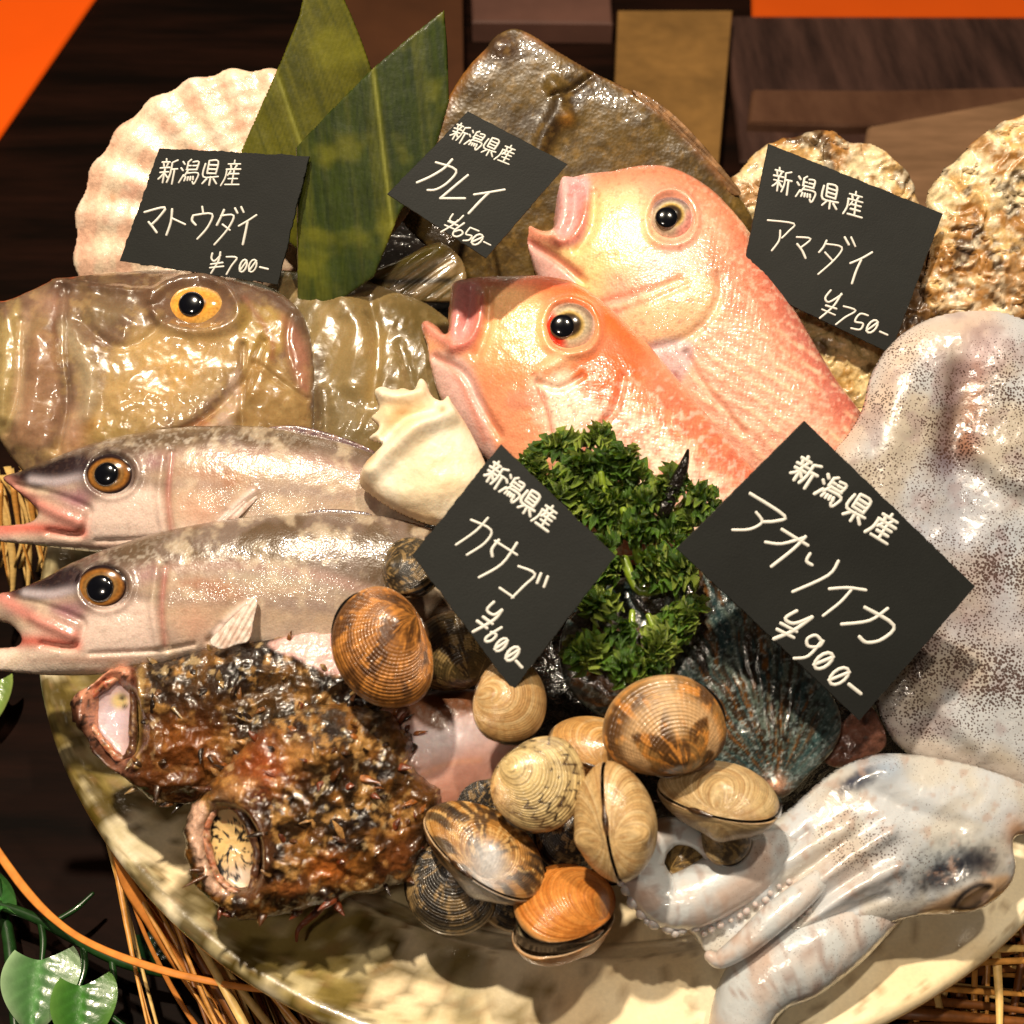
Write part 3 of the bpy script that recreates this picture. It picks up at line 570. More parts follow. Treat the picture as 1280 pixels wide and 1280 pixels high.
o2 = [(699, 223), (722, 219), (760, 219), (790, 212), (822, 210), (855, 219), (888, 240), (918, 270), (944, 305), (966, 342), (990, 385), (1015, 430), (1045, 478), (1080, 525), (1120, 600), (1060, 660), (980, 640), (900, 590), (820, 520), (760, 460), (720, 420), (686, 374), (670, 345), (661, 315), (656, 296), (652, 284), (657, 275), (665, 280), (674, 288), (690, 291), (692, 270), (694, 245)]
ft2 = inflate('body', o2, pt2, M['pinkf'], t2, .52, disp=dtile2, paint=ptile2, step=1.7, smooth=4)
def tex2(r, a, c):
    m = (sm(.55, .75, r)*sm(.2, .8, np.cos(a-1.6)))[:, None]; c = c*(1-m*.8)+lin((110, 84, 92))*m*.8
    m = (sm(.5, .7, r)*sm(.5, .95, np.cos(a+.5)))[:, None]; return c*(1-m*.6)+lin((222, 130, 128))*m*.6
eye(ft2, 839, 274, 27, 26, EYT, t2, (832, 276), 15, .47, extra=tex2)
t1 = thing('tilefish', 'front orange red tilefish with bloodshot eye, above the parsley', 'fish', onz(740, 500, .02), 'pair of red tilefish')
def ptile1(x, y):
    c = Paint(x, y, (232, 158, 120)); c.noise(50, .4, .7, (240, 168, 120), .7, 2)
    c.poly([(600, 360), (650, 355), (690, 400), (680, 440), (640, 470), (605, 450), (602, 400)], (246, 190, 132), .85, 18); c.blob(662, 470, 30, 14, (252, 224, 180), .7, -30)
    c.line([(690, 352), (735, 368), (765, 400), (790, 440)], 26, (232, 98, 30), .85); c.line([(600, 352), (660, 350), (710, 354)], 9, (232, 120, 92), .7); c.line([(760, 440), (820, 480), (880, 540), (930, 590)], 22, (216, 112, 84), .65)
    c.blob(720, 475, 46, 30, (236, 140, 80), .7); c.blob(690, 455, 20, 10, (248, 212, 170), .8, -20); c.blob(640, 470, 50, 30, (232, 120, 66), .75, n=16); c.blob(630, 520, 50, 44, (232, 146, 108), .8)
    c.poly([(568, 354), (598, 354), (604, 385), (592, 425), (572, 438), (562, 425), (562, 390)], (226, 150, 148), .92, 5); c.line([(600, 374), (598, 400), (584, 428), (564, 438)], 7, (226, 128, 112), .9); c.line([(528, 405), (545, 418), (564, 432)], 9, (232, 146, 128), .95)
    c.poly([(540, 442), (580, 450), (600, 490), (612, 540), (630, 600), (600, 600), (560, 540), (540, 490)], (226, 186, 178), .9, 8); c.line([(545, 444), (572, 470), (590, 510), (606, 550)], 5, (214, 130, 106), .6)
    c.poly([(672, 480), (720, 470), (760, 500), (800, 520), (860, 560), (940, 640), (880, 700), (760, 600), (690, 560)], (250, 222, 198), .9, 14, 14, 18)
    c.poly([(722, 452), (770, 440), (800, 470), (770, 505), (735, 500), (718, 480)], (222, 106, 56), .85, 9, 6); c.line([(780, 480), (770, 510), (738, 548), (732, 575)], 9, (226, 136, 104), .8)
    c.noise(9, .45, .62, (214, 110, 84), .6, 121, region=sm(700, 760, x)*sm(470, 520, y)); c.noise(5, .5, .66, (200, 92, 70), .4, 21, region=sm(700, 760, x)*sm(470, 520, y)); c.noise(6, .5, .7, (248, 226, 208), .45, 22, region=sm(660, 720, x)*sm(440, 500, y))
    c.noise(3, .6, .72, (120, 60, 44), .5, 25, region=bump_at(x, y, 705, 500, 50, 36)); c.line([(672, 484), (684, 512), (692, 548)], 2.4, (178, 96, 70), .8); c.poly([(636, 492), (676, 486), (678, 505), (640, 512)], (206, 134, 110), .6, 5); return c
def dtile1(x, y):
    h = 4*(fbm(x, y, 60, 15)-.5)+1.4*(fbm(x, y, 9, 14)-.5)
    h += 8*line_at(x, y, [(572, 358), (568, 392), (568, 424)], 9)+7*line_at(x, y, [(602, 372), (600, 400), (587, 426), (566, 438)], 6.5)-6*line_at(x, y, [(588, 362), (586, 392), (578, 412)], 5)-7*line_at(x, y, [(612, 370), (608, 410), (596, 442)], 5)+6*line_at(x, y, [(528, 404), (544, 416), (562, 432)], 7)
    h += -6*line_at(x, y, [(545, 446), (580, 466), (598, 500), (625, 545)], 5)-3*line_at(x, y, [(668, 470), (684, 510), (694, 550)], 3)-5*line_at(x, y, [(780, 470), (768, 512), (738, 548), (732, 580)], 5)-4*line_at(x, y, [(672, 478), (700, 484), (728, 470)], 4)
    h += -9*bump_at(x, y, 712, 411, 32, 30, 0, 5)+6*line_at(x, y, [(679, 405), (690, 382), (714, 374), (740, 386), (748, 412), (738, 436), (712, 443), (688, 434), (679, 410)], 6)+5*bump_at(x, y, 700, 452, 34, 9, -25)+.6*np.sin(.85*(x*.6+y*.8))*np.sin(.85*(x*.8-y*.6))*sm(690, 760, x)*sm(460, 510, y); return h
pt1 = Plane(740, 500, .032, 30, -3)
o1 = [(567, 354), (590, 349), (620, 348), (655, 347), (692, 349), (722, 357), (750, 376), (775, 398), (802, 424), (830, 455), (862, 495), (895, 535), (930, 575), (970, 630), (965, 700), (900, 740), (800, 710), (700, 650), (650, 615), (612, 580), (585, 550), (562, 520), (547, 490), (537, 455), (534, 432), (527, 412), (528, 403), (536, 401), (548, 409), (559, 421), (561, 405), (560, 395), (563, 372)]
ft1 = inflate('body', o1, pt1, M['pinkf'], t1, .52, disp=dtile1, paint=ptile1, step=1.7, smooth=4)
def tex1(r, a, c):
    m = (sm(.5, .6, r)*sm(.3, .75, np.cos(a-math.pi-.35)))[:, None]; c = c*(1-m)+lin((206, 58, 36))*m
    m = (sm(.6, .8, r)*sm(.4, .9, np.cos(a-1.2)))[:, None]; return c*(1-m*.7)+lin((120, 92, 76))*m*.7
eye(ft1, 712, 411, 30, 29, EYT, t1, (704, 412), 16, .44, extra=tex1)
# ------------------------------------------------------------------ barracuda pair
def pbar(off, x, y, lower):
    dx, dy = off; X = x-dx; Y = y-dy  # coordinates of the upper fish
    c = Paint(x, y, (196, 170, 144)); tp = np.interp(X, [-40, 0, 70, 150, 260, 400, 530], [600, 595, 573, 547, 534, 547, 600]); bt = np.interp(X, [0, 90, 200, 400, 530], [672, 687, 697, 710, 690]); t = (Y-tp)/(bt-tp)+.08*(fbm(x, y, 40, 77)-.5)
    c.mix(sm(.40, .05, t), (96, 78, 60)); c.mix(.8*sm(.5, .8, t), (240, 222, 206)); c.mix(.7*bump_at(t, t*0, .42, 0, .07, 1), (150, 128, 118)); c.mix(.5*bump_at(t, t*0, .24, 0, .06, 1), (176, 166, 150)); c.noise(40, .5, .72, (150, 132, 126), .4, 3)
    c.line([(dx+200, dy+572), (dx+300, dy+566), (dx+400, dy+578), (dx+470, dy+600)], 9, (176, 140, 130), .6); c.noise(18, .5, .7, (214, 196, 170), .5, 6)
    c.poly([(dx+0, dy+596), (dx+40, dy+584), (dx+95, dy+566), (dx+116, dy+584), (dx+84, dy+604), (dx+44, dy+608)], (34, 22, 24), 1, 6, 3, 8)
    c.line([(dx+40, dy+600), (dx+70, dy+602), (dx+100, dy+596)], 6, (196, 184, 190), .8); c.blob(dx+138, dy+594, 44, 38, (66, 50, 56), .85, p=3)
    c.line([(dx+8, dy+604), (dx+50, dy+632), (dx+100, dy+652)], 9, (206, 134, 122), .95); c.blob(dx+95, dy+625, 26, 14, (150, 96, 112), .8, 20); c.line([(dx-20, dy+662), (dx+40, dy+660), (dx+105, dy+664)], 10, (206, 104, 88), .95)
    c.line([(dx+60, dy+640), (dx+100, dy+656), (dx+112, dy+650)], 7, (214, 150, 136), .8); c.poly([(dx+115, dy+630), (dx+170, dy+610), (dx+205, dy+620), (dx+205, dy+668), (dx+160, dy+680), (dx+115, dy+672)], (234, 208, 196), .85, 9)
    c.line([(dx+215, dy+570), (dx+210, dy+620), (dx+214, dy+665)], 4, (166, 104, 96), .8); c.blob(dx+255, dy+590, 36, 14, (156, 96, 74), .6, 12, n=14); c.blob(dx+290, dy+600, 22, 12, (160, 100, 56), .6, 20, n=10); c.blob(dx+190, dy+578, 18, 12, (150, 100, 112), .6)
    c.blob(dx+250, dy+640, 34, 26, (220, 168, 142), .7, n=10); c.line([(dx+276, dy+650), (dx+295, dy+632), (dx+315, dy+615)], 5, (236, 214, 204), .9)
    c.noise(4, .5, .68, (246, 236, 222), .35, 9, region=bump_at(x, y, dx+250, dy+556, 110, 20)); c.noise(3, .55, .7, (120, 92, 78), .15, 14); c.blob(dx+120, dy+684, 80, 6, (176, 112, 90), .5); return c
def dbar(off, x, y):
    dx, dy = off; h = 2.5*(fbm(x, y, 50, 5)-.5)+.8*(fbm(x, y, 8, 4)-.5)
    h += -9*bump_at(x, y, dx+138, dy+594, 32, 27, 0, 5)+4.5*line_at(x, y, [(dx+106, dy+592), (dx+118, dy+570), (dx+142, dy+562), (dx+166, dy+574), (dx+172, dy+596), (dx+160, dy+616), (dx+134, dy+622), (dx+112, dy+610), (dx+106, dy+594)], 5)
    h += -5*line_at(x, y, [(dx+214, dy+565), (dx+209, dy+620), (dx+216, dy+670)], 4)+3*line_at(x, y, [(dx+204, dy+570), (dx+199, dy+620), (dx+206, dy+668)], 5)-5*line_at(x, y, [(dx+112, dy+640), (dx+100, dy+668), (dx+60, dy+664)], 4)+4*line_at(x, y, [(dx+50, dy+632), (dx+100, dy+655)], 7)-4*line_at(x, y, [(dx+20, dy+606), (dx+70, dy+618), (dx+110, dy+634)], 4)
    h += 4*line_at(x, y, [(dx+276, dy+652), (dx+300, dy+628), (dx+318, dy+614)], 5)-4*line_at(x, y, [(dx+268, dy+660), (dx+284, dy+640)], 4)-3*line_at(x, y, [(dx+120, dy+676), (dx+200, dy+672), (dx+250, dy+664)], 3); return h
ob1 = [(4, 597), (30, 588), (70, 573), (110, 558), (150, 547), (200, 539), (260, 534), (330, 535), (400, 547), (470, 568), (530, 600), (520, 680), (400, 710), (300, 705), (200, 697), (140, 692), (90, 687), (40, 681), (0, 677), (-34, 670), (-40, 662), (-20, 657), (0, 657), (35, 654), (50, 645), (40, 630), (20, 613)]
b1 = thing('barracuda', 'upper silvery barracuda of the pair, resting against the john dory', 'fish', onz(230, 610, .01), 'two barracuda with open pink mouths')
f1 = inflate('body', ob1, Plane(250, 610, .032, 28), M['silver'], b1, .58, disp=lambda x, y: dbar((0, 0), x, y), paint=lambda x, y: pbar((0, 0), x, y, 0), step=1.7, smooth=4)
eye(f1, 138, 594, 29, 24, GOLD, b1, (136, 594), 10, .43)
inflate('pectoral_fin', [(266, 656), (282, 640), (300, 626), (322, 612), (326, 618), (306, 640), (286, 658), (270, 664)], f1['pl'].shift(.0155), M['silver'], b1, .2, disp=lambda x, y: 1.2*np.sin((x*.7+y*.7)*1.1), paint=lambda x, y: Paint(x, y, (222, 200, 190)).noise(6, .4, .7, (180, 140, 120), .6, 3), step=1.2)
inflate('dorsal_fin', [(330, 536), (370, 532), (420, 544), (465, 562), (468, 570), (420, 558), (370, 546)], Plane(400, 548, .040, 34), M['silver'], b1, .2, paint=lambda x, y: Paint(x, y, (86, 58, 62)).noise(7, .4, .7, (150, 120, 110), .7, 3), step=1.3)
b2 = thing('barracuda', 'lower silvery barracuda of the pair, nearest the plate rim', 'fish', onz(250, 750, .01), 'two barracuda with open pink mouths')
ob2 = [(-14, 746), (20, 738), (60, 722), (90, 705), (130, 689), (180, 672), (230, 660), (300, 648), (370, 642), (440, 642), (520, 655), (590, 690), (600, 760), (540, 800), (420, 820), (350, 815), (300, 815), (240, 822), (190, 834), (130, 843), (60, 844), (0, 839), (-40, 836), (-40, 816), (0, 810), (22, 808), (30, 800), (15, 782), (-10, 772)]
f2 = inflate('body', ob2, Plane(260, 745, .034, 28), M['silver'], b2, .55, disp=lambda x, y: dbar((-8, 141), x, y), paint=lambda x, y: pbar((-8, 141), x, y, 1), step=1.7, smooth=4)
eye(f2, 129, 735, 31, 25, GOLD, b2, (128, 736), 10, .43)
inflate('pectoral_fin', [(262, 802), (276, 786), (298, 764), (316, 746), (322, 752), (318, 772), (312, 800), (296, 806), (276, 812)], f2['pl'].shift(.017), M['silver'], b2, .15, disp=lambda x, y: 1.5*np.sin((x*.9+y*.5)*.9), paint=lambda x, y: Paint(x, y, (228, 212, 200)).noise(6, .4, .7, (190, 150, 130), .6, 3), step=1.2)
inflate('dorsal_fin', [(380, 643), (400, 637), (430, 637), (460, 641), (462, 647), (420, 648)], f2['pl'].shift(.003), M['silver'], b2, .2, paint=lambda x, y: Paint(x, y, (80, 62, 66)), step=1.2)
# ------------------------------------------------------------------ scorpionfish pair
def pscor(warm):
    def f(x, y):
        c = Paint(x, y, (50, 33, 15) if warm else (42, 30, 15)); c.noise(66, .42, .62, (98, 60, 22) if warm else (84, 56, 24), .85, 3+warm); c.noise(20, .5, .68, (140, 92, 38) if warm else (112, 76, 34), .8, 16+warm)
        c.noise(34, .50, .66, (24, 14, 9), .9, 24+warm); c.noise(15, .6, .74, (176, 132, 74), .8, 37+warm); c.noise(8, .6, .75, (20, 12, 8), .5, 41); c.noise(12, .68, .78, (206, 178, 130), .5, 53+warm); return c
    return f
def dscor(amp, k):
    def f(x, y):
        return amp*(20*(fbm(x, y, 70, k)-.5)+16*(ridged(x+14*fbm(x, y, 30, k+2), y+14*fbm(x, y, 30, k+5), 46, k+3, 4)-.5)+6*(fbm(x, y, 15, k+8)-.5))
    return f
def pscor1(x, y):
    c = pscor(0)(x, y); c.blob(230, 930, 50, 40, (128, 70, 24), .8, n=20); c.blob(210, 965, 60, 24, (112, 62, 26), .6, n=16)
    c.poly([(100, 850), (164, 836), (166, 960), (140, 960), (96, 900)], (206, 140, 112), .9, 5); c.line([(176, 838), (174, 900), (170, 958)], 3.5, (176, 142, 84), .85); c.line([(166, 838), (166, 900), (163, 958)], 5, (84, 34, 16), .9)
    c.line([(92, 885), (110, 925), (160, 965)], 10, (64, 34, 20), .9); c.noise(5, .55, .66, (24, 14, 10), .9, 77, region=sm(190, 150, x)*(1-bump_at(x, y, 140, 900, 22, 40, -20, 4)))
    c.poly([(336, 806), (380, 790), (424, 790), (428, 838), (412, 842), (380, 826)], (222, 178, 172), .97, 4, 3, 6); return c
def dscor1(x, y):
    g = 1-bump_at(x, y, 388, 812, 40, 22, 20, 4)*.9; g = g*(1-.5*sm(176, 160, x))*(1-.95*bump_at(x, y, 142, 902, 30, 50, -10, 6))
    return dscor(1, 3)(x, y)*g-34*bump_at(x, y, 142, 902, 34, 56, -10, 6)+6*line_at(x, y, [(174, 838), (172, 900), (168, 958)], 6)+5*line_at(x, y, [(104, 870), (106, 905), (150, 950)], 8)
s1 = thing('scorpionfish', 'rear dark brown scorpionfish, below the lower barracuda', 'fish', onz(250, 900, 0), 'two warty brown scorpionfish')
fs1 = inflate('body', [(88, 880), (96, 866), (122, 850), (140, 836), (165, 830), (200, 828), (240, 818), (285, 806), (330, 800), (360, 790), (400, 780), (440, 790), (490, 830), (500, 880), (470, 930), (400, 945), (340, 955), (300, 985), (250, 1004), (205, 1004), (175, 988), (150, 968), (120, 945), (104, 915), (90, 900)], Plane(270, 900, .026, 30), M['rough'], s1, .55, disp=dscor1, paint=pscor1, step=1.6, edge=5)
def cavity(nm, pc, outline, ring_r, cols, th, depth, bowlc, speck=None, seedk=0):
    """open mouth: rounded lip ring and a sunken bowl inside it"""
    pl = pc['pl']; q = cr(outline, 8, True); n = len(q); cx, cy = q.mean(0); cen = surf(pc, cx, cy)
    qq = []
    for a in q: qq.append(surf(pc, a[0], a[1])@pl.n)
    lev = np.median(qq); lift = lev-pl.o@pl.n; pp = pl.shift(lift+2.0*PX); u, v = pp.uv(q[:, 0], q[:, 1]); uc, vc = u.mean(), v.mean()
    V = []; rows = []
    for k, t in enumerate(np.linspace(0, 1, 16)):   # bowl
        r = .98*math.cos(t*math.pi/2); hz = -depth*PX*math.sin(t*math.pi/2)
        V.append(pp.P(uc+(u-uc)*r, vc+(v-vc)*r, hz))
    V = np.vstack(V); x, y = proj(V); c = Paint(x, y, bowlc)
    if speck: speck(c)
    Fc = [(i*n+j, i*n+(j+1) % n, (i+1)*n+(j+1) % n, (i+1)*n+j) for i in range(15) for j in range(n)]
    mk('mouth_lining', V, Fc, M['flesh'], th, np.clip(c.c, .002, .9))
    return pp, q
def lipring(pp, q, rr, th, cols, seg=None, name='lip', jag=0, split=9999):
    pts = [(a[0], a[1], rr*(1+jag*(fbm(np.array([i*3.]), np.array([1.]), 6, 2)[0]-.5)), 0) for i, a in enumerate(q)]
    pts = pts+[pts[0]] if seg is None else pts[seg[0]:seg[1]]
    def p(x, y):
        c = Paint(x, y, cols[0]); c.noise(9, .45, .6, cols[1], .9, 3); c.noise(5, .56, .66, cols[2], .9, 8); c.mix(.92*sm(split-8, split+8, x), (62, 36, 20)); c.noise(4, .6, .7, (170, 130, 86), .7, 9); return c
    tube(name, pts, pp, M['rough'] if jag else M['flesh'], th, p, ns=10, n=1)
pp, q = cavity('m', fs1, [(112, 880), (128, 862), (150, 850), (164, 856), (165, 900), (163, 935), (150, 945), (130, 925), (112, 900)], 5, None, s1, 7, (200, 168, 166), lambda c: c.blob(140, 900, 20, 26, (206, 192, 206), .8).blob(150, 876, 11, 10, (222, 196, 130), .95, p=4).blob(153, 872, 5, 4, (20, 14, 10), 1).blob(156, 883, 4, 3, (20, 14, 10), 1))
q = q.mean(0)+(q-q.mean(0))*1.06; lipring(pp, q, 4.0, s1, ((206, 142, 112), (166, 84, 56), (40, 22, 14)), jag=.9, split=150)
s2 = thing('scorpionfish', 'front reddish brown scorpionfish with speckled mouth lining, at the plate rim', 'fish', onz(430, 1020, 0), 'two warty brown scorpionfish')
def pbod(x, y):
    c = Paint(x, y, (204, 160, 146)); c.blob(560, 922, 64, 26, (226, 216, 222), .95, -8); c.blob(590, 960, 40, 40, (176, 120, 104), .6); c.blob(560, 1000, 60, 30, (156, 98, 74), .7)
    c.poly([(430, 870), (610, 862), (612, 886), (575, 892), (545, 915), (500, 890), (430, 900)], (104, 62, 30), .95, 4, 5, 8); c.noise(8, .5, .7, (140, 84, 50), .5, 4, region=sm(900, 885, y)); c.line([(525, 970), (560, 955), (600, 950)], 4, (206, 150, 120), .6); return c
inflate('flank', [(430, 880), (500, 868), (560, 862), (610, 866), (640, 900), (645, 950), (625, 1000), (580, 1030), (540, 1042), (480, 1040), (420, 980)], Plane(530, 950, .022, 26), M['flesh'], s2, .6, disp=lambda x, y: 3*(fbm(x, y, 40, 3)-.5)+3*(fbm(x, y, 9, 3)-.5)*sm(905, 885, y), paint=pbod, step=2)
def pscor2(x, y):
    c = pscor(1)(x, y); c.blob(330, 960, 40, 30, (178, 88, 44), .6, -30, n=16); c.blob(372, 945, 22, 14, (206, 150, 84), .75, 20, n=8); c.blob(410, 1085, 24, 14, (190, 106, 42), .8, n=8); c.blob(360, 1110, 18, 8, (196, 118, 60), .7)
    c.blob(500, 1070, 24, 30, (120, 66, 28), .7, n=10); c.blob(390, 960, 10, 6, (14, 9, 7), .9, -10); c.blob(300, 985, 24, 8, (200, 150, 100), .6, -20, n=6)
    c.poly([(300, 1000), (330, 1020), (344, 1060), (338, 1100), (310, 1130), (300, 1110), (318, 1060)], (84, 50, 26), .8, 8, 6)
    c.poly([(236, 1012), (258, 1008), (256, 1060), (268, 1100), (288, 1120), (262, 1112), (242, 1070)], (222, 180, 154), .85, 4, 5, 7); c.noise(6, .55, .68, (40, 22, 14), .9, 66, region=sm(245, 232, x)); return c
def dscor2(x, y):
    return dscor(1.05, 33)(x, y)*(1-.97*bump_at(x, y, 288, 1062, 38, 55, 0, 6))-36*bump_at(x, y, 291, 1062, 33, 56, -14, 6)+7*line_at(x, y, [(272, 1000), (310, 1015), (332, 1050), (334, 1090)], 8)+16*bump_at(x, y, 400, 950, 30, 18, -20)+13*bump_at(x, y, 420, 930, 60, 30)+12*bump_at(x, y, 500, 1080, 30, 30)
fs2 = inflate('head', [(230, 1040), (238, 1010), (256, 985), (282, 958), (305, 930), (340, 900), (380, 884), (430, 878), (486, 892), (504, 908), (520, 930), (514, 955), (530, 975), (550, 990), (548, 1025), (532, 1060), (514, 1098), (455, 1118), (390, 1136), (325, 1150), (282, 1138), (250, 1112), (234, 1075)], Plane(400, 1015, .028, 30), M['rough'], s2, .62, disp=dscor2, paint=pscor2, step=1.5, edge=10)
def spk(c):
    c.blob(285, 1050, 30, 30, (226, 190, 120), .8, n=10); c.blob(300, 1095, 24, 14, (206, 190, 180), .8); c.noise(5, .62, .66, (18, 12, 10), 1, 12, o=2)
pp, q = cavity('m', fs2, [(260, 1046), (264, 1024), (276, 1006), (286, 1008), (300, 1018), (312, 1040), (319, 1066), (316, 1094), (310, 1116), (294, 1112), (276, 1098), (266, 1076)], 6, None, s2, 7, (212, 176, 128), spk)
q = q.mean(0)+(q-q.mean(0))*1.06; lipring(pp, q, 4.0, s2, ((206, 150, 122), (170, 100, 66), (60, 32, 18)), jag=.9, split=296)
def frills(pc, pts, th, n, box, seed, cols):
    rg = np.random.default_rng(seed); o_ = cr(pts, 4, True); k = 0
    for i in range(n):
        if i < n*.45: a = o_[rg.integers(len(o_))]; x, y = a+rg.normal(size=2)*3; c = o_.mean(0); d = np.array([x, y])-c
        else:
            x = rg.uniform(box[0], box[2]); y = rg.uniform(box[1], box[3]); d = rg.normal(size=2)
            if not inside(np.array([x]), np.array([y]), o_)[0]: continue
        d = d/np.linalg.norm(d)+rg.normal(size=2)*.5; L = rg.uniform(5, 11); P = surf(pc, x, y); pl = pc['pl']; r = rg.uniform(2.2, 5.0)*PX
        ux, uy = d[0], -d[1]; h = rg.uniform(.1, .7); W = [tuple(P-pl.n*2*PX)+(r,)]
        for t in (.35, .7, 1): q_ = P+(pl.u*ux+pl.v*uy)*L*PX*t+pl.n*h*L*PX*t; W.append(tuple(q_)+(r*(1.1-t*.9)*(1 if t < 1 else .5),))
        cc = cols[rg.integers(len(cols))]
        tube('skin_flap' if r > 2.4*PX else 'spine', W, None, M['rough'], th, lambda x_, y_: Paint(x_, y_, cc).noise(6, .45, .65, (30, 18, 12), .6, 5), ns=7, n=3, flat=.45, world=True)
frills(fs1, [(180, 830), (240, 820), (285, 808), (330, 802), (440, 800), (470, 930), (400, 945), (300, 985), (250, 1000), (205, 1000), (175, 985)], s1, 60, (180, 830, 470, 990), 3, [(60, 38, 18), (34, 22, 12), (120, 76, 34), (150, 120, 76)])
frills(fs2, [(262, 985), (305, 930), (380, 886), (490, 892), (540, 945), (550, 1025), (514, 1096), (390, 1134), (325, 1146), (262, 1120)], s2, 80, (330, 890, 550, 1130), 4, [(84, 48, 20), (40, 24, 12), (150, 88, 36), (176, 130, 76), (110, 50, 22)])
tube('pectoral_fin', [(410, 1120, 5, 0), (395, 1140, 4, -3), (372, 1160, 2.5, -8), (368, 1176, 1.4, -12)], Plane(400, 1120, .004, 20), M['rough'], s2, lambda x, y: Paint(x, y, (120, 58, 24)), ns=8, flat=.4)
# ------------------------------------------------------------------ leaves, shells at the back
def leaf(name, outline, pl, ribs, label, base, dk, warp):
    def p(x, y):
        c = Paint(x, y, base); a, b = ribs; L = math.hypot(b[0]-a[0], b[1]-a[1]); s = ((x-a[0])*(b[1]-a[1])-(y-a[1])*(b[0]-a[0]))/L; t = ((x-a[0])*(b[0]-a[0])+(y-a[1])*(b[1]-a[1]))/L
        c.mix(.6*sm(.45, .75, fbm(s*1.6, t*.07, 6, 3, 3)), dk); c.mix(.22*sm(.5, .8, fbm(s, t*.05, 14, 9, 3)), (134, 130, 44)); c.mix(.28*sm(.1, 1, np.sin(s*1.75+.4*np.sin(s*.3))), dk); c.mix(.75*np.exp(-(s/2.2)**2), (140, 140, 60)); c.noise(60, .5, .75, (124, 122, 30), .5, 7); return c
    def d(x, y):
        a, b = ribs; L = math.hypot(b[0]-a[0], b[1]-a[1]); s = ((x-a[0])*(b[1]-a[1])-(y-a[1])*(b[0]-a[0]))/L
        return .35*np.sin(s*1.3)-1.6*np.exp(-(s/3)**2)+1.5*(fbm(s, y*.1, 12, 4)-.5)
    r = inflate(name, outline, pl, M['leaf'], None, .5, back=1, step=2, disp=d, paint=p, smooth=0, hmax=1.2, warp=warp)
    tag(r['ob'], label, 'leaf', 'bamboo leaves standing at the back'); return r
def dense(pts, n=10):
    o = []
    for a, b in zip(pts, pts[1:]+pts[:1]):
        for t in np.linspace(0, 1, n, endpoint=False): o.append((a[0]+(b[0]-a[0])*t, a[1]+(b[1]-a[1])*t))
    return o
leaf('bamboo_leaf', dense([(298, 196), (330, 125), (352, 76), (375, 20), (385, -30), (418, -30), (440, 20), (452, 50), (466, 90), (480, 240), (400, 330), (300, 260)]), Plane(400, 150, .060, 58, 8), ((372, 168), (335, 60)), 'left bamboo leaf, olive green, rising behind the 700 yen board', (90, 88, 14), (50, 56, 10), lambda x, y: 8*np.sin((x-300)/60))
leaf('bamboo_leaf', dense([(371, 184), (410, 144), (466, 88), (510, 50), (556, 13), (560, 60), (562, 128), (545, 190), (500, 270), (470, 345), (420, 380), (373, 380), (372, 280)]), Plane(450, 230, .066, 56, -8), ((485, 240), (468, 100)), 'right bamboo leaf, darker green with a pointed tip, beside the flatfish', (48, 60, 12), (24, 38, 10), lambda x, y: 10*np.cos((x-470)/80))
def pscal(x, y):
    c = Paint(x, y, (232, 206, 178)); r = np.hypot(x-352, y-296); a = np.degrees(np.arctan2(y-296, x-352)) % 360
    c.mix(.5*sm(.5, .8, .5+.5*np.sin(r*.13+2*fbm(x, y, 60, 3))), (222, 158, 132)); c.noise(34, .5, .72, (222, 170, 148), .6, 4); c.noise(24, .55, .75, (240, 228, 206), .7, 8)
    c.mix(.15*sm(.2, -.8, np.cos(np.radians(a)*27)), (196, 150, 116)); c.blob(140, 248, 6, 8, (180, 120, 70), .6); return c
def dscal(x, y):
    r = np.hypot(x-352, y-296); a = np.arctan2(y-296, x-352); return 2.4*np.cos(a*27)*sm(30, 160, r)+.3*np.sin(r*.34)+1.2*(fbm(x, y, 14, 3)-.5)
pts = []
for i in range(120):
    A = math.radians(150+i*225/119) if False else math.radians(115+i*(330-115)/119+0); 
    # angle from hinge (image coords, y down): fan sweeps from lower left round to the upper right
for i in range(150):
    t = i/149; A = math.radians(148+t*160); R = 262-68*sm(.15, .95, np.float64(t))-10*math.sin(t*math.pi*2)*.3; R += 3*math.cos(A*27)
    pts.append((352+R*math.cos(A), 296+R*math.sin(A)))
pts += [(420, 200), (400, 300), (370, 340), (300, 400), (200, 425)]
r = inflate('scallop_shell', pts, Plane(220, 250, .030, 48, 4), M['shell'], None, .30, disp=dscal, paint=pscal, smooth=0, hmax=34)
tag(r['ob'], 'cream pink ribbed scallop shell at the upper left behind the 700 yen board', 'shell')
# oysters
def oyster(outline, pl, label, kk, base, cols, k=.45, amp=1.0, hmax=40, cat='oyster'):
    def p(x, y):
        c = Paint(x, y, base); wx = x+26*(fbm(x, y, 30, kk)-.5); wy = y+26*(fbm(x, y, 30, kk+3)-.5)
        c.noise(60, .45, .6, cols[0], .85, kk); c.mix(.8*sm(.52, .64, fbm(wx*.8, wy*1.2, 40, kk+4)), cols[1]); c.mix(.85*sm(.58, .68, fbm(wx, wy, 24, kk+6)), cols[2]); c.noise(7, .5, .72, cols[3], .5, kk+9); return c
    def d(x, y):
        wx = x+30*(fbm(x, y, 36, kk)-.5); wy = y+30*(fbm(x, y, 36, kk+3)-.5); g = fbm(wx, wy, 46, kk+20, 3)*6; g = g-np.floor(g)
        return amp*(8*g*sm(1, .9, g)+20*(fbm(x, y, 50, kk+7)-.5)+3*(ridged(x, y, 20, kk+8, 3)-.5))
    r = inflate('oyster', outline, pl, M['oyster'], None, k, disp=d, paint=p, edge=7, hmax=hmax); tag(r['ob'], label, cat); return r
OC = ((204, 160, 94), (150, 96, 30), (58, 40, 24), (244, 230, 200))
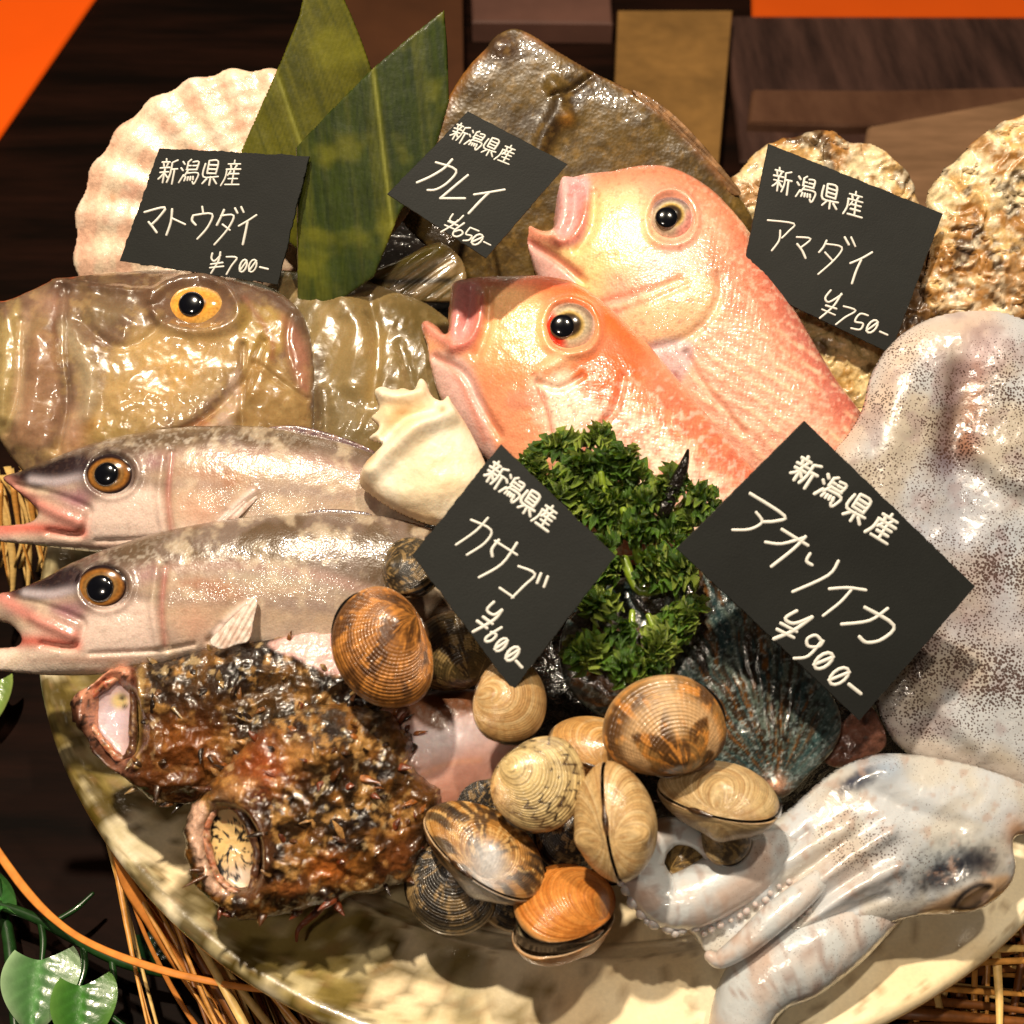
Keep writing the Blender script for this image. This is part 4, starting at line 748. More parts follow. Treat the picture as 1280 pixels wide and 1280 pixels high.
oyster([(905, 245), (912, 225), (932, 203), (960, 180), (1000, 168), (1040, 164), (1062, 180), (1095, 182), (1130, 214), (1146, 245), (1150, 330), (1130, 400), (1060, 430), (980, 380), (940, 320), (915, 280)], Plane(1030, 290, .012, 44), 'cream ochre oyster peeking over the 750 yen board', 3, (226, 206, 164), OC)
oyster([(1160, 245), (1176, 215), (1205, 188), (1235, 163), (1275, 144), (1330, 146), (1350, 250), (1345, 400), (1290, 430), (1225, 420), (1175, 400), (1150, 370), (1165, 310)], Plane(1250, 280, .046, 42, -5), 'large cream brown oyster cut by the right edge of the picture', 14, (222, 200, 156), OC, .5)
oyster([(1110, 430), (1120, 380), (1140, 330), (1160, 300), (1190, 300), (1215, 340), (1210, 400), (1170, 440), (1130, 450)], Plane(1160, 370, .026, 38), 'small dark wet brown oyster between the 750 yen board and the squid', 24, (92, 62, 26), ((120, 82, 34), (44, 28, 14), (24, 16, 10), (150, 110, 56)), .5)
oyster([(985, 400), (1010, 385), (1060, 395), (1110, 420), (1125, 450), (1100, 490), (1090, 520), (1060, 530), (1030, 480)], Plane(1060, 460, .008, 34), 'small cream yellow oyster beneath the 750 yen board, touching the tilefish back', 34, (222, 192, 132), ((226, 206, 160), (160, 112, 30), (84, 58, 20), (236, 214, 160)), .5, .8)
# ------------------------------------------------------------------ white whelk shell
def pwh(x, y):
    c = Paint(x, y, (240, 224, 194)); c.noise(40, .45, .7, (246, 236, 216), .7, 3); c.blob(500, 515, 34, 22, (222, 176, 106), .6); c.blob(458, 572, 12, 8, (216, 150, 50), .8, -40); c.blob(550, 600, 50, 40, (226, 196, 150), .6)
    c.line([(452, 600), (480, 630), (540, 650)], 10, (206, 160, 100), .6); c.blob(553, 512, 5, 5, (190, 140, 90), .7); c.noise(12, .6, .8, (214, 184, 140), .3, 5); return c
def dwh(x, y):
    return 14*line_at(x, y, [(575, 515), (530, 530), (490, 560), (462, 590)], 13)-14*line_at(x, y, [(540, 512), (505, 520), (482, 545)], 10)+9*line_at(x, y, [(478, 495), (500, 496), (528, 490)], 8)+7*line_at(x, y, [(472, 540), (466, 556)], 8)+2.5*(fbm(x, y, 18, 3)-.5)+4*line_at(x, y, [(470, 612), (520, 620), (580, 600)], 18)
r = inflate('whelk_shell', [(449, 602), (456, 580), (470, 566), (478, 556), (461, 548), (474, 536), (464, 522), (474, 512), (468, 490), (478, 483), (492, 488), (505, 486), (517, 489), (524, 474), (532, 477), (540, 495), (552, 502), (560, 495), (567, 506), (586, 536), (606, 577), (620, 620), (600, 655), (545, 657), (500, 642), (462, 618)], Plane(530, 580, .052, 30), M['whelk'], None, .62, disp=dwh, paint=pwh, step=1.5, smooth=5)
tag(r['ob'], 'chalk white knobbly whelk shell left of the 600 yen board', 'shell')
# ------------------------------------------------------------------ squid
def squidmat():
    m = mat('squid_skin', .3, .9, .06, sss=.5, sssr=(.9, .75, .7), bumps=[('noise', 90, .0008), ('noise', 340, .00022)]); nt = m.node_tree; N = nt.nodes; L = nt.links; b = N['Principled BSDF']; b.inputs['Subsurface Scale'].default_value = .0025
    at = N['Attribute']; tc = N['Texture Coordinate']
    v = N.new('ShaderNodeTexVoronoi'); v.inputs['Scale'].default_value = 1080; L.new(tc.outputs['Object'], v.inputs['Vector'])
    wn = N.new('ShaderNodeTexNoise'); wn.inputs['Scale'].default_value = 60; L.new(tc.outputs['Object'], wn.inputs['Vector'])
    # dot radius grows with the painted density (alpha kept in second attribute)
    a2 = N.new('ShaderNodeAttribute'); a2.attribute_name = 'Dots'
    mul = N.new('ShaderNodeMath'); mul.operation = 'MULTIPLY'; L.new(a2.outputs['Fac'], mul.inputs[0]); L.new(wn.outputs['Fac'], mul.inputs[1])
    cmp = N.new('ShaderNodeMapRange'); L.new(v.outputs['Distance'], cmp.inputs[0]); 
    ad = N.new('ShaderNodeMath'); ad.operation = 'ADD'; L.new(mul.outputs[0], ad.inputs[0]); ad.inputs[1].default_value = -.03
    L.new(ad.outputs[0], cmp.inputs[1]); ad2 = N.new('ShaderNodeMath'); ad2.operation = 'ADD'; L.new(ad.outputs[0], ad2.inputs[0]); ad2.inputs[1].default_value = .13; L.new(ad2.outputs[0], cmp.inputs[2]); cmp.inputs[3].default_value = .9; cmp.inputs[4].default_value = 0
    mx = N.new('ShaderNodeMix'); mx.data_type = 'RGBA'; L.new(cmp.outputs[0], mx.inputs[0]); L.new(at.outputs['Color'], mx.inputs[6]); mx.inputs[7].default_value = (*lin((70, 44, 34)), 1); L.new(mx.outputs[2], b.inputs['Base Color'])
    return m
SQ = squidmat()
def setdots(ob, f):
    me = ob.data; V = np.empty(len(me.vertices)*3); me.vertices.foreach_get('co', V); V = V.reshape(-1, 3)+ORG[ob]; x, y = proj(V); a = me.attributes.new('Dots', 'FLOAT', 'POINT'); a.data.foreach_set('value', np.clip(.86*f(x, y), 0, 1).astype(np.float32))
man = thing('squid', 'translucent white squid with brown freckled mantle and trailing arms at the right edge', 'squid', onz(1160, 900, 0))
def pman(x, y):
    c = Paint(x, y, (184, 174, 160)); c.noise(60, .4, .7, (188, 194, 202), .8, 3); c.line([(1050, 560), (1100, 500), (1140, 430), (1230, 396)], 22, (206, 184, 166), .8)
    c.line([(1196, 460), (1186, 520), (1180, 570)], 18, (70, 44, 44), .85); c.line([(1222, 460), (1215, 520), (1206, 560)], 17, (148, 96, 66), .9); c.blob(1230, 435, 34, 30, (196, 166, 166), .7); c.blob(1185, 585, 26, 22, (110, 92, 106), .7)
    c.blob(1190, 660, 70, 60, (168, 172, 186), .7); c.blob(1240, 770, 90, 60, (150, 132, 134), .6, n=30); c.line([(1130, 930), (1200, 950), (1290, 985)], 16, (206, 194, 184), .9); c.blob(1260, 720, 20, 60, (190, 200, 212), .6); c.blob(1120, 900, 30, 30, (196, 186, 180), .7); c.noise(26, .55, .75, (150, 128, 130), .5, 9); return c
def dman(x, y):
    return -9*line_at(x, y, [(1205, 480), (1196, 560), (1202, 640)], 26)+7*line_at(x, y, [(1130, 480), (1108, 560), (1100, 640)], 26)+9*line_at(x, y, [(1215, 560), (1260, 600), (1300, 610)], 14)-7*line_at(x, y, [(1230, 590), (1280, 630)], 14)+7*(fbm(x, y, 70, 3)-.5)+2.0*(fbm(x, y, 20, 5)-.5)+6*line_at(x, y, [(1130, 800), (1170, 880), (1230, 940)], 12)
r = inflate('mantle', [(1040, 575), (1062, 540), (1078, 510), (1088, 470), (1108, 436), (1135, 412), (1170, 396), (1215, 389), (1255, 392), (1300, 412), (1350, 450), (1380, 600), (1380, 900), (1350, 1010), (1290, 992), (1240, 972), (1190, 958), (1150, 950), (1120, 930), (1100, 895), (1088, 850), (1080, 800), (1066, 720), (1050, 640)], Plane(1200, 680, .034, 30, -2), SQ, man, .34, disp=dman, paint=pman, step=2.2, hmax=60)
setdots(r['ob'], lambda x, y: .48+.35*sm(.4, .65, fbm(x, y, 60, 5))+.3*bump_at(x, y, 1230, 780, 110, 110)-.45*bump_at(x, y, 1190, 390, 120, 40)-.3*line_at(x, y, [(1130, 930), (1200, 950), (1290, 985)], 22)-.2*bump_at(x, y, 1210, 640, 40, 60))
sq = man
def psq(x, y):
    c = Paint(x, y, (200, 196, 188)); c.noise(50, .4, .7, (196, 202, 210), .8, 3); c.blob(1110, 960, 26, 16, (150, 168, 190), .7); c.blob(1050, 985, 30, 8, (190, 170, 150), .5, -35)
    c.blob(1232, 1080, 22, 16, (72, 50, 40), .85, 10, n=6); c.blob(1170, 1075, 60, 24, (120, 138, 150), .5, -24); c.poly([(1150, 1140), (1190, 1118), (1230, 1100), (1262, 1095), (1250, 1122), (1210, 1142)], (214, 176, 136), .9, 6)
    c.blob(1070, 976, 32, 11, (30, 40, 66), .95, -28, p=3, n=5); c.blob(1190, 1088, 56, 20, (10, 14, 30), 1, -24, p=4, n=5); c.noise(5, .5, .7, (20, 22, 34), .8, 71, region=bump_at(x, y, 1185, 1088, 70, 30, -20)); c.line([(1192, 1134), (1204, 1118), (1222, 1107), (1236, 1108)], 5.5, (18, 18, 24), 1); c.line([(1192, 1136), (1215, 1134), (1234, 1120)], 4, (26, 26, 32), .9); c.blob(1060, 1080, 50, 40, (196, 176, 160), .6); c.noise(14, .6, .75, (176, 146, 130), .5, 7); c.blob(1270, 1040, 14, 20, (206, 150, 100), .7); return c
def dsq(x, y):
    return 8*bump_at(x, y, 1100, 965, 34, 20, -20)+13*bump_at(x, y, 1205, 1108, 46, 26, -25)-5*line_at(x, y, [(1090, 985), (1130, 1010), (1200, 1030)], 12)+5*(fbm(x, y, 50, 3)-.5)+1.2*(ridged(x*.5+y*.8, (y-x)*.3, 30, 6, 2)-.5)+8*line_at(x, y, [(1110, 1040), (1050, 1080), (1000, 1120), (950, 1160), (900, 1192)], 11)-6*line_at(x, y, [(1080, 1090), (1040, 1115), (1000, 1145), (950, 1185)], 6)+7*line_at(x, y, [(1120, 1085), (1070, 1108), (1030, 1135), (990, 1162)], 11)-5*line_at(x, y, [(1060, 1050), (1000, 1095), (930, 1150), (880, 1185)], 6)+5*line_at(x, y, [(1060, 1030), (980, 1080), (900, 1140), (870, 1160)], 12)-4*line_at(x, y, [(1010, 1040), (950, 1085), (880, 1135)], 5)-4*line_at(x, y, [(1110, 1120), (1060, 1140), (1000, 1172)], 6)+3*(fbm(x, y, 14, 8)-.5)*sm(1000, 940, x)+3*line_at(x, y, [(1192, 1134), (1204, 1116), (1230, 1104), (1240, 1112), (1220, 1134), (1195, 1138)], 5)
r = inflate('head', [(960, 1030), (990, 1008), (1015, 985), (1040, 965), (1070, 950), (1100, 942), (1150, 944), (1220, 958), (1290, 985), (1310, 1020), (1285, 1040), (1264, 1050), (1268, 1085), (1256, 1113), (1216, 1140), (1150, 1145), (1100, 1158), (1040, 1182), (975, 1202), (930, 1196), (890, 1196), (868, 1172), (850, 1150), (868, 1115), (905, 1075), (930, 1052)], Plane(1090, 1075, .020, 26), SQ, sq, .44, disp=dsq, paint=psq, step=2)
setdots(r['ob'], lambda x, y: .40*sm(.3, .6, fbm(x, y, 50, 5))+.5*bump_at(x, y, 1080, 1070, 60, 40)+.3*bump_at(x, y, 1060, 1010, 60, 20, -30)-.2*bump_at(x, y, 1150, 990, 80, 20)-.1)
def arm(pts, lift, dk=0, nm='arm'):
    def p(x, y):
        c = Paint(x, y, (198, 202, 204)); c.noise(26, .45, .75, (212, 200, 192), .7, 3); c.noise(9, .6, .72, (150, 118, 104), .5+dk, 6); c.noise(34, .5, .7, (196, 168, 150), .7, 16); return c
    o = tube(nm, pts, Plane(pts[0][0], pts[0][1], lift, 26), SQ, sq, p, ns=22, n=10); setdots(o, lambda x, y: 0*x+.22+.2*sm(1000, 1100, x)-.25*sm(950, 880, x)); return o
arm([(1010, 1050, 16, -12), (960, 1072, 26, -6), (915, 1096, 28, 0), (872, 1120, 27, 2), (836, 1128, 25, 0), (812, 1108, 23, 0), (803, 1078, 21, 2), (815, 1052, 18, 4), (838, 1040, 14, 6), (862, 1046, 9, 8), (882, 1062, 7, 8), (896, 1084, 8, 4)], .026)
arm([(1030, 1096, 9, -6), (1000, 1120, 12, 2), (965, 1148, 13, 4), (930, 1180, 11, 0), (902, 1200, 8, -6), (888, 1196, 5, -8)], .030)
arm([(1120, 1130, 16, -8), (1060, 1158, 32, -4), (995, 1195, 38, 2), (955, 1222, 33, 2), (932, 1256, 29, 0), (922, 1300, 27, -4), (915, 1340, 24, -10)], .016, .1)
apl = Plane(850, 1110, .026, 26)
for i, (x, y, rr) in enumerate([(784, 1080, 4), (781, 1096, 5), (784, 1112, 6), (792, 1128, 6.5), (803, 1142, 6), (818, 1153, 7), (836, 1158, 7.5), (852, 1161, 6), (868, 1158, 6), (882, 1150, 5), (776, 1104, 3.5), (810, 1152, 4), (844, 1166, 4.5)]):
    u, v = apl.uv(np.array([x*1.]), np.array([y*1.])); C = apl.P(u, v, np.array([-2*PX]))[0]; Vv, Fc = sphere_pts(C, rr*PX, 10, 7); c = np.tile(lin((200, 192, 190)), (len(Vv), 1)); o = mk('sucker', Vv, Fc, M['flesh'], sq, c)
for k_, (ax_, ay_, bx_, by_, n_) in enumerate([(1010, 1140, 905, 1200, 13), (985, 1100, 880, 1165, 11)]):
    for i in range(n_):
        t = i/(n_-1); x = ax_+(bx_-ax_)*t+rng.normal(); y = ay_+(by_-ay_)*t+6*math.sin(t*3.1)+rng.normal(); C = surf(r, x, y)+r['pl'].n*.6*PX
        Vv, Fc = sphere_pts(C, rng.uniform(2.4, 4.2)*PX, 8, 6); mk('sucker', Vv, Fc, M['flesh'], sq, np.tile(lin((196, 184, 180)), (len(Vv), 1)))
for i in range(16):
    t = i/15; x = 935-30*t+rng.normal()*3; y = 1200+80*t; u, v = apl.uv(np.array([x]), np.array([y])); 
    C = Plane(930, 1220, .012, 20).P(*Plane(930, 1220, .012, 20).uv(np.array([x]), np.array([y])), np.array([2*PX]))[0]; Vv, Fc = sphere_pts(C, rng.uniform(2.5, 5)*PX, 8, 6); c = np.tile(lin((170, 156, 150) if i % 3 else (96, 84, 84)), (len(Vv), 1)); mk('sucker', Vv, Fc, M['flesh'], sq, c)
# ------------------------------------------------------------------ abalone
def pab(x, y):
    a = np.degrees(np.arctan2(y-985, x-972)); r = np.hypot(x-972, y-985); c = Paint(x, y, (44, 32, 18)); w = a+8*(fbm(x, y, 60, 3)-.5)
    c.mix(.9*sm(.48, .62, fbm(w*1.4, r*.05, 3.2, 4, 3)), (104, 66, 24)); c.mix(.75*sm(.54, .66, fbm(w*1.4, r*.06, 3.4, 14, 3)), (36, 66, 70)); c.mix(.6*sm(.56, .68, fbm(w*2, r*.1, 3, 24, 3)), (96, 112, 104)); c.line([(980, 985), (1020, 940), (1036, 880), (1010, 800)], 16, (58, 84, 84), .8); c.line([(962, 985), (910, 962), (850, 930)], 16, (34, 76, 82), .85)
    c.blob(968, 984, 16, 14, (206, 150, 116), .95); c.noise(10, .6, .75, (20, 14, 10), .8, 9); c.noise(4, .6, .75, (136, 150, 150), .6, 19); return c
def dab(x, y):
    a = np.degrees(np.arctan2(y-985, x-972)); r = np.hypot(x-972, y-985); return 1.6*(fbm((a+5*fbm(x, y, 50, 2))*1.6, r*.06, 3, 4, 3)-.5)*2+1.0*np.sin(r*.11)+4*(fbm(x, y, 40, 4)-.5)+8*bump_at(x, y, 968, 984, 12, 12)
abt = thing('abalone', 'dark teal and brown striped abalone shell beneath the 900 yen board', 'shell', onz(900, 860, 0))
r = inflate('shell', [(700, 800), (720, 760), (760, 730), (810, 712), (860, 705), (905, 725), (950, 762), (1000, 815), (1040, 870), (1052, 905), (1040, 940), (1010, 970), (988, 992), (968, 999), (945, 985), (900, 968), (850, 945), (800, 925), (740, 890), (705, 850)], Plane(890, 850, .028, 28), M['abalone'], abt, .42, disp=dab, paint=pab, step=1.7, hmax=50)
inflate('foot', [(1030, 950), (1040, 920), (1060, 895), (1085, 880), (1100, 900), (1108, 930), (1085, 950), (1050, 960)], Plane(1070, 930, .014, 26), M['rough'], abt, .5, disp=lambda x, y: 7*(ridged(x, y, 16, 4)-.5), paint=lambda x, y: Paint(x, y, (140, 92, 74)).noise(12, .5, .7, (84, 54, 44), .8, 3), step=1.8)
# ------------------------------------------------------------------ clams
CR = {'R': RT, 'U': UP, 'T': -FWD}
def clam(px, py, size, lift, Z, Y, label, pat, gap=.02, tall=.76, fat=.27, col=None, seed=0):
    """size: shell length in px. Z (normal of the front valve) and Y (towards the beak) in camera axes right, up, towards"""
    cam_ = lambda v: RT*v[0]+UP*v[1]-FWD*v[2]
    z = cam_(Z); z /= np.linalg.norm(z); y = cam_(Y); y -= z*np.dot(y, z); y /= np.linalg.norm(y); x = np.cross(y, z)
    c0 = hit(px, py, M0+MN*lift, MN); Sz = size*PX*(np.dot(c0-CAM, FWD)/DIST); org = c0
    th = thing('clam', label, 'clam', org, 'small clams heaped at the front')
    ng, nt_ = 112, 156; g = np.linspace(0.0, 1, ng)**.8; t = np.linspace(0, 2*np.pi, nt_, endpoint=False); G, T_ = np.meshgrid(g, t, indexing='ij')
    y0 = .09*tall; th_ = np.arctan2(.94, -.16)
    def mar(T_): s_ = np.sin(T_); c_ = np.cos(T_); return np.where(c_ > 0, .54, .46)*np.sign(c_)*np.abs(c_)**.94, np.where(s_ > 0, y0+(tall/2-y0)*s_, y0+(tall/2+y0)*s_)
    bx, by = [float(v_)*.97 for v_ in mar(np.float64(th_))]
    ex, ey = mar(T_)
    X = bx+(ex-bx)*G; Y_ = by+(ey-by)*G
    rho = np.sqrt((X/np.where(X > 0, .54, .46))**2+((Y_-y0)/np.where(Y_ > y0, tall/2-y0, tall/2+y0))**2); rho = np.where(G > .999, 1, np.minimum(rho, 1))
    prof = .95*(1-rho**2.0)**.66+.20*np.exp(-(((X-bx)/.12)**2+((Y_-by+.085)/.085)**2))*(1-rho**8)
    rg = np.sin(G**1.15*2*np.pi*24+.5*np.sin(3*T_+seed)); rib = np.cos(T_*52)
    amp = .0042 if pat != 'smooth' else .0022
    H = fat*prof+(amp*rg+amp*.8*rib*(pat in ('brown', 'dark', 'cross')))*sm(.22, .6, G)*sm(1.0, .95, G)
    hx = X*300+seed*37; hy = Y_*300+seed*11
    rg_ = np.hypot(X-bx, Y_-by); an = np.degrees(np.arctan2(Y_-by, X-bx))
    def colour(side):
        k = seed+7*side; f = lambda sc, q=0, ay=1: fbm(hx.ravel()+500, hy.ravel()*ay+500, sc, k+q)
        P_ = Paint(hx.ravel()+500, hy.ravel()+500, col); gg = G.ravel(); n1 = f(40); rr = fbm(gg*40, an.ravel()*.10+20, 3, k+3); conc = fbm(gg*60+3, an.ravel()*.02+9, 2.2, k+8, 3)
        dk = {'brown': (70, 40, 16), 'dark': (26, 20, 14), 'cream': (92, 62, 34), 'smooth': (150, 98, 46), 'cross': (64, 48, 28), 'orange': (168, 92, 30), 'zig': (40, 26, 16)}[pat]
        lt = {'brown': (206, 136, 60), 'dark': (160, 130, 84), 'cream': (226, 206, 160), 'smooth': (222, 196, 150), 'cross': (164, 136, 84), 'orange': (222, 150, 74), 'zig': (216, 174, 110)}[pat]
        P_.mix(.6*sm(.5, .72, conc), lt); P_.mix(.3*sm(.45, .3, conc), dk)
        if pat in ('brown', 'dark', 'cross', 'zig'):
            P_.mix(.8*sm(.5, .58, fbm(an.ravel()*1.2+200, gg*70+20*n1, 24, k+2, 4)), dk); P_.mix(.8*sm(.6, .68, fbm(an.ravel()*1.1+90, gg*46, 5, k+5, 2)), lt)
        if pat == 'cream':
            zz = np.abs(((hx.ravel()/44+1.3*np.abs(((hx.ravel()*.3+hy.ravel()) /38 % 1)-.5)+.5*fbm(hx.ravel()+9, hy.ravel()+9, 20, k+14, 3)) % 1)-.5); m = sm(.15, .07, zz)*sm(.42, .58, gg)*sm(.46, .54, fbm(hx.ravel()+99, hy.ravel()+9, 40, k+4, 3)); P_.mix(m, (44, 30, 18)); P_.blob(500+seed*37-130, 580+seed*11, 60, 90, (222, 160, 86), .6)
        if pat == 'brown' and seed == 9:
            m = sm(.0, .06, gg-.42-.26*np.abs(((an.ravel()/38) % 1)-.5)*2)*sm(.86, .7, gg); P_.mix(.85*m, (200, 162, 116)); m2 = np.exp(-((an.ravel()+80)/9)**2)*sm(.3, .5, gg); P_.mix(.8*m2, (206, 172, 128))
        if pat in ('zig',): P_.mix(.85*sm(.2, -.4, np.sin(an.ravel()*.55+2*n1))*sm(.5, .7, gg), (30, 20, 14)); P_.blob(500+seed*37-30, 500+seed*11+80, 50, 26, (214, 214, 216), .9)
        if pat in ('smooth', 'orange', 'cream'): P_.mix(.45*sm(.55, .95, np.sin(gg**1.3*2*np.pi*13+2.5*n1)*fbm(gg*30, an.ravel()*.02+5, 3, k+31, 2)*1.6), dk); P_.mix(.35*sm(.5, .7, fbm(an.ravel()*.9+40, gg*8, 7, k+41, 3))*sm(.3, .8, gg), dk)
        P_.c *= (.9+.22*rg.ravel()*.5)[:, None]; e = sm(.965, 1, gg); P_.mix(e*.5, (190, 150, 100)); return P_.c
    mt = M['shell']; oa = gap
    for side in (0, 1):
        s = 1 if side == 0 else -1
        hz = H+gap/2+0*G
        # valve hinges open a little at the ventral side
        Zc = hz+oa*1.2*(by-Y_); L_ = np.stack([X.ravel(), Y_.ravel(), s*Zc.ravel()], 1)*Sz
        inn = np.stack([X.ravel()*.985, Y_.ravel()*.985, s*(np.maximum(Zc.ravel()-.02, gap/2))], 1)*Sz
        W = org+L_[:, :1]*x+L_[:, 1:2]*y+L_[:, 2:]*z; W2 = org+inn[:, :1]*x+inn[:, 1:2]*y+inn[:, 2:]*z
        V = np.vstack([W, W2]); n0 = len(W); Fc = []
        i, j = np.meshgrid(np.arange(ng-1), np.arange(nt_), indexing='ij'); i = i.ravel(); j = j.ravel(); j2 = (j+1) % nt_
        q = np.stack([i*nt_+j, i*nt_+j2, (i+1)*nt_+j2, (i+1)*nt_+j], 1)
        rim = np.stack([(ng-1)*nt_+np.arange(nt_), (ng-1)*nt_+(np.arange(nt_)+1) % nt_, n0+(ng-1)*nt_+(np.arange(nt_)+1) % nt_, n0+(ng-1)*nt_+np.arange(nt_)], 1)
        if s > 0: F_ = np.vstack([q[:, ::-1], q+n0, rim[:, ::-1]])
        else: F_ = np.vstack([q, q[:, ::-1]+n0, rim])
        c = colour(side); ci = np.tile(lin((206, 176, 140)), (n0, 1)); mk('valve', V, F_.tolist(), mt, th, np.clip(np.vstack([c, ci]), .003, .9))
    # dark ligament along the hinge
    def pt(a, b, r): return tuple(org+(x*a+y*b)*Sz)+(r*Sz,)
    tube('ligament', [pt(bx+.03, by+.015, .008), pt(bx+.12, by+.005, .03), pt(bx+.24, by-.03, .032), pt(bx+.36, by-.09, .012)], None, M['abalone'], th, lambda x_, y_: Paint(x_, y_, (44, 28, 16)).noise(4, .4, .6, (90, 60, 34), .7, 3), world=True, ns=8, n=5)
    # the animal's dark body closes the gap between the valves
    aa = np.linspace(0, 2*np.pi, 48, endpoint=False); V = [org+(y*(-.02))*Sz+z*s*.004*Sz*0 for s in (1,)]
    V = []
    for s in (1, -1):
        for a in aa: V.append(org+(x*(.46*math.cos(a)*(1))+y*((tall/2-.03)*math.sin(a)-.02)+z*s*(gap*.45+.012+oa*.4*(1-math.sin(a))))*Sz)
    n_ = len(aa); Fc = [tuple(range(n_)), tuple(range(n_, 2*n_))[::-1]]+[(i, i+n_, (i+1) % n_+n_, (i+1) % n_) for i in range(n_)]
    mk('mantle_edge', V, Fc, M['ink'], th)
CL = [
 # px, py, size, lift, Z, Y, label, pattern, gap, tall, fat, base colour
 (475, 806, 156, .070, (-.15, .1, 1), (.75, .35, 0), 'large orange brown ribbed clam at the upper left of the clam heap', 'brown', .02, .78, .28, (150, 96, 42), 1),
 (572, 812, 118, .040, (.1, .0, 1), (.2, -.9, 0), 'grey olive cross-ribbed clam tucked between the orange brown clam and the 600 yen board', 'cross', .02, .84, .27, (92, 76, 42), 2),
 (515, 712, 92, .070, (-.1, .75, .75), (-.9, .1, .2), 'dark clam partly hidden by the left corner of the 600 yen board', 'dark', .05, .8, .27, (66, 54, 34), 3),
 (637, 880, 112, .060, (.35, .35, .8), (-.75, .45, .35), 'small tan clam just under the bottom tip of the 600 yen board', 'smooth', .03, .84, .30, (196, 158, 104), 4),
 (672, 984, 122, .058, (.05, .1, 1), (-.6, .75, 0), 'pale cream clam with dark zigzag marks in the middle of the heap', 'cream', .015, .92, .24, (222, 196, 138), 5),
 (748, 935, 120, .042, (.25, 1, .35), (-.1, -.3, 1), 'orange clam seen hinge-on behind the zigzag clam', 'smooth', .03, .84, .28, (200, 152, 88), 6),
 (771, 1032, 148, .056, (1, .2, .3), (-.35, .15, .9), 'tall yellow tan clam standing on edge, right of the zigzag clam', 'smooth', .03, .74, .34, (206, 172, 118), 7),
 (836, 906, 156, .064, (.05, .15, 1), (.05, -1, 0), 'big brown clam with a pale pointed patch, under the parsley', 'brown', .02, .80, .26, (148, 108, 58), 9),
 (905, 998, 156, .046, (.05, .97, .2), (-.5, -.1, .8), 'cream gold clam above the curled squid arm', 'smooth', .03, .74, .27, (192, 164, 116), 10),
 (612, 1066, 172, .040, (.35, .80, .40), (-.45, -.15, .85), 'tan and black striped clam seen hinge-on with two silvery patches', 'zig', .03, .66, .25, (170, 118, 52), 11),
 (558, 1112, 120, .024, (-.2, .2, 1), (.5, .75, 0), 'small black clam with pale bars by the front scorpionfish', 'dark', .02, .84, .25, (58, 48, 34), 12),
 (706, 1142, 148, .032, (.05, .95, .3), (.75, -.2, .65), 'orange clam gaping open at the front of the heap', 'orange', .13, .74, .26, (200, 124, 50), 13),
 (860, 1068, 100, .016, (.2, .7, .7), (-.7, -.3, .3), 'mottled olive clam seen inside the loop of the squid arm', 'cross', .02, .76, .26, (150, 118, 66), 14),
 (908, 1046, 84, .036, (.1, .6, .8), (-.6, .3, .2), 'grey mottled clam between the cream gold clam and the squid arm', 'cross', .02, .74, .26, (140, 118, 80), 15),
 (634, 1128, 84, .020, (.3, .5, .9), (.4, .7, 0), 'near black small clam in the shade behind the gaping orange clam', 'dark', .02, .8, .26, (34, 28, 22), 16),
 (600, 1000, 84, .024, (.2, .3, .9), (.6, .5, 0), 'near black clam wedged between the pink fish flank and the zigzag clam', 'dark', .02, .8, .24, (40, 34, 26), 18),
 (708, 1050, 96, .022, (.3, .3, .9), (.4, .7, 0), 'near black clam deep between the zigzag clam and the tall tan clam', 'dark', .02, .8, .26, (34, 30, 26), 17),
]
for c in CL: clam(c[0], c[1], c[2], c[3], c[4], c[5], c[6], c[7], c[8], c[9], c[10], c[11], c[12])
# ------------------------------------------------------------------ parsley
pm = mat('parsley_leaf', .34, .6, .12, sss=.12, sssr=(.3, .8, .1), mott=[(300, .3)], bumps=[('noise', 500, .0003)])
def leaflet(k):
    rg = np.random.default_rng(100+k); nr, na = 7, 25; V = []; C = []
    for i in range(nr):
        r = i/(nr-1)
        for j in range(na):
            a = (j/(na-1)-.5)*3.0; lob = .78+.32*abs(math.cos(a*2.9+.4*k))**.55*(.5+.5*r); rr = r*lob
            z = .34*r*r*math.sin(a*11+k*1.7)+.55*r*r*(1 if k % 3 else -.5)+rg.normal()*.03*r
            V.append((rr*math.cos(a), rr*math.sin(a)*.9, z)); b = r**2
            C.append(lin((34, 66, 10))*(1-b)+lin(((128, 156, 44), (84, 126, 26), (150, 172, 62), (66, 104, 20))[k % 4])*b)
    n0 = len(V); V = np.array(V); V = np.vstack([V, V-[0, 0, .02]]); C = np.array(C+C); Fc = []
    for i in range(nr-1):
        for j in range(na-1): a = i*na+j; q = (a, a+na, a+na+1, a+1); Fc.append(q); Fc.append(tuple(n0+t for t in q[::-1]))
    me = bpy.data.meshes.new('leaflet'); me.from_pydata(V.tolist(), [], Fc); me.polygons.foreach_set('use_smooth', np.ones(len(me.polygons), bool))
    at = me.color_attributes.new('Col', 'FLOAT_COLOR', 'POINT'); at.data.foreach_set('color', np.hstack([C, np.ones((len(C), 1))]).astype(np.float32).ravel()); me.materials.append(pm); return me
LM = [leaflet(k) for k in range(8)]
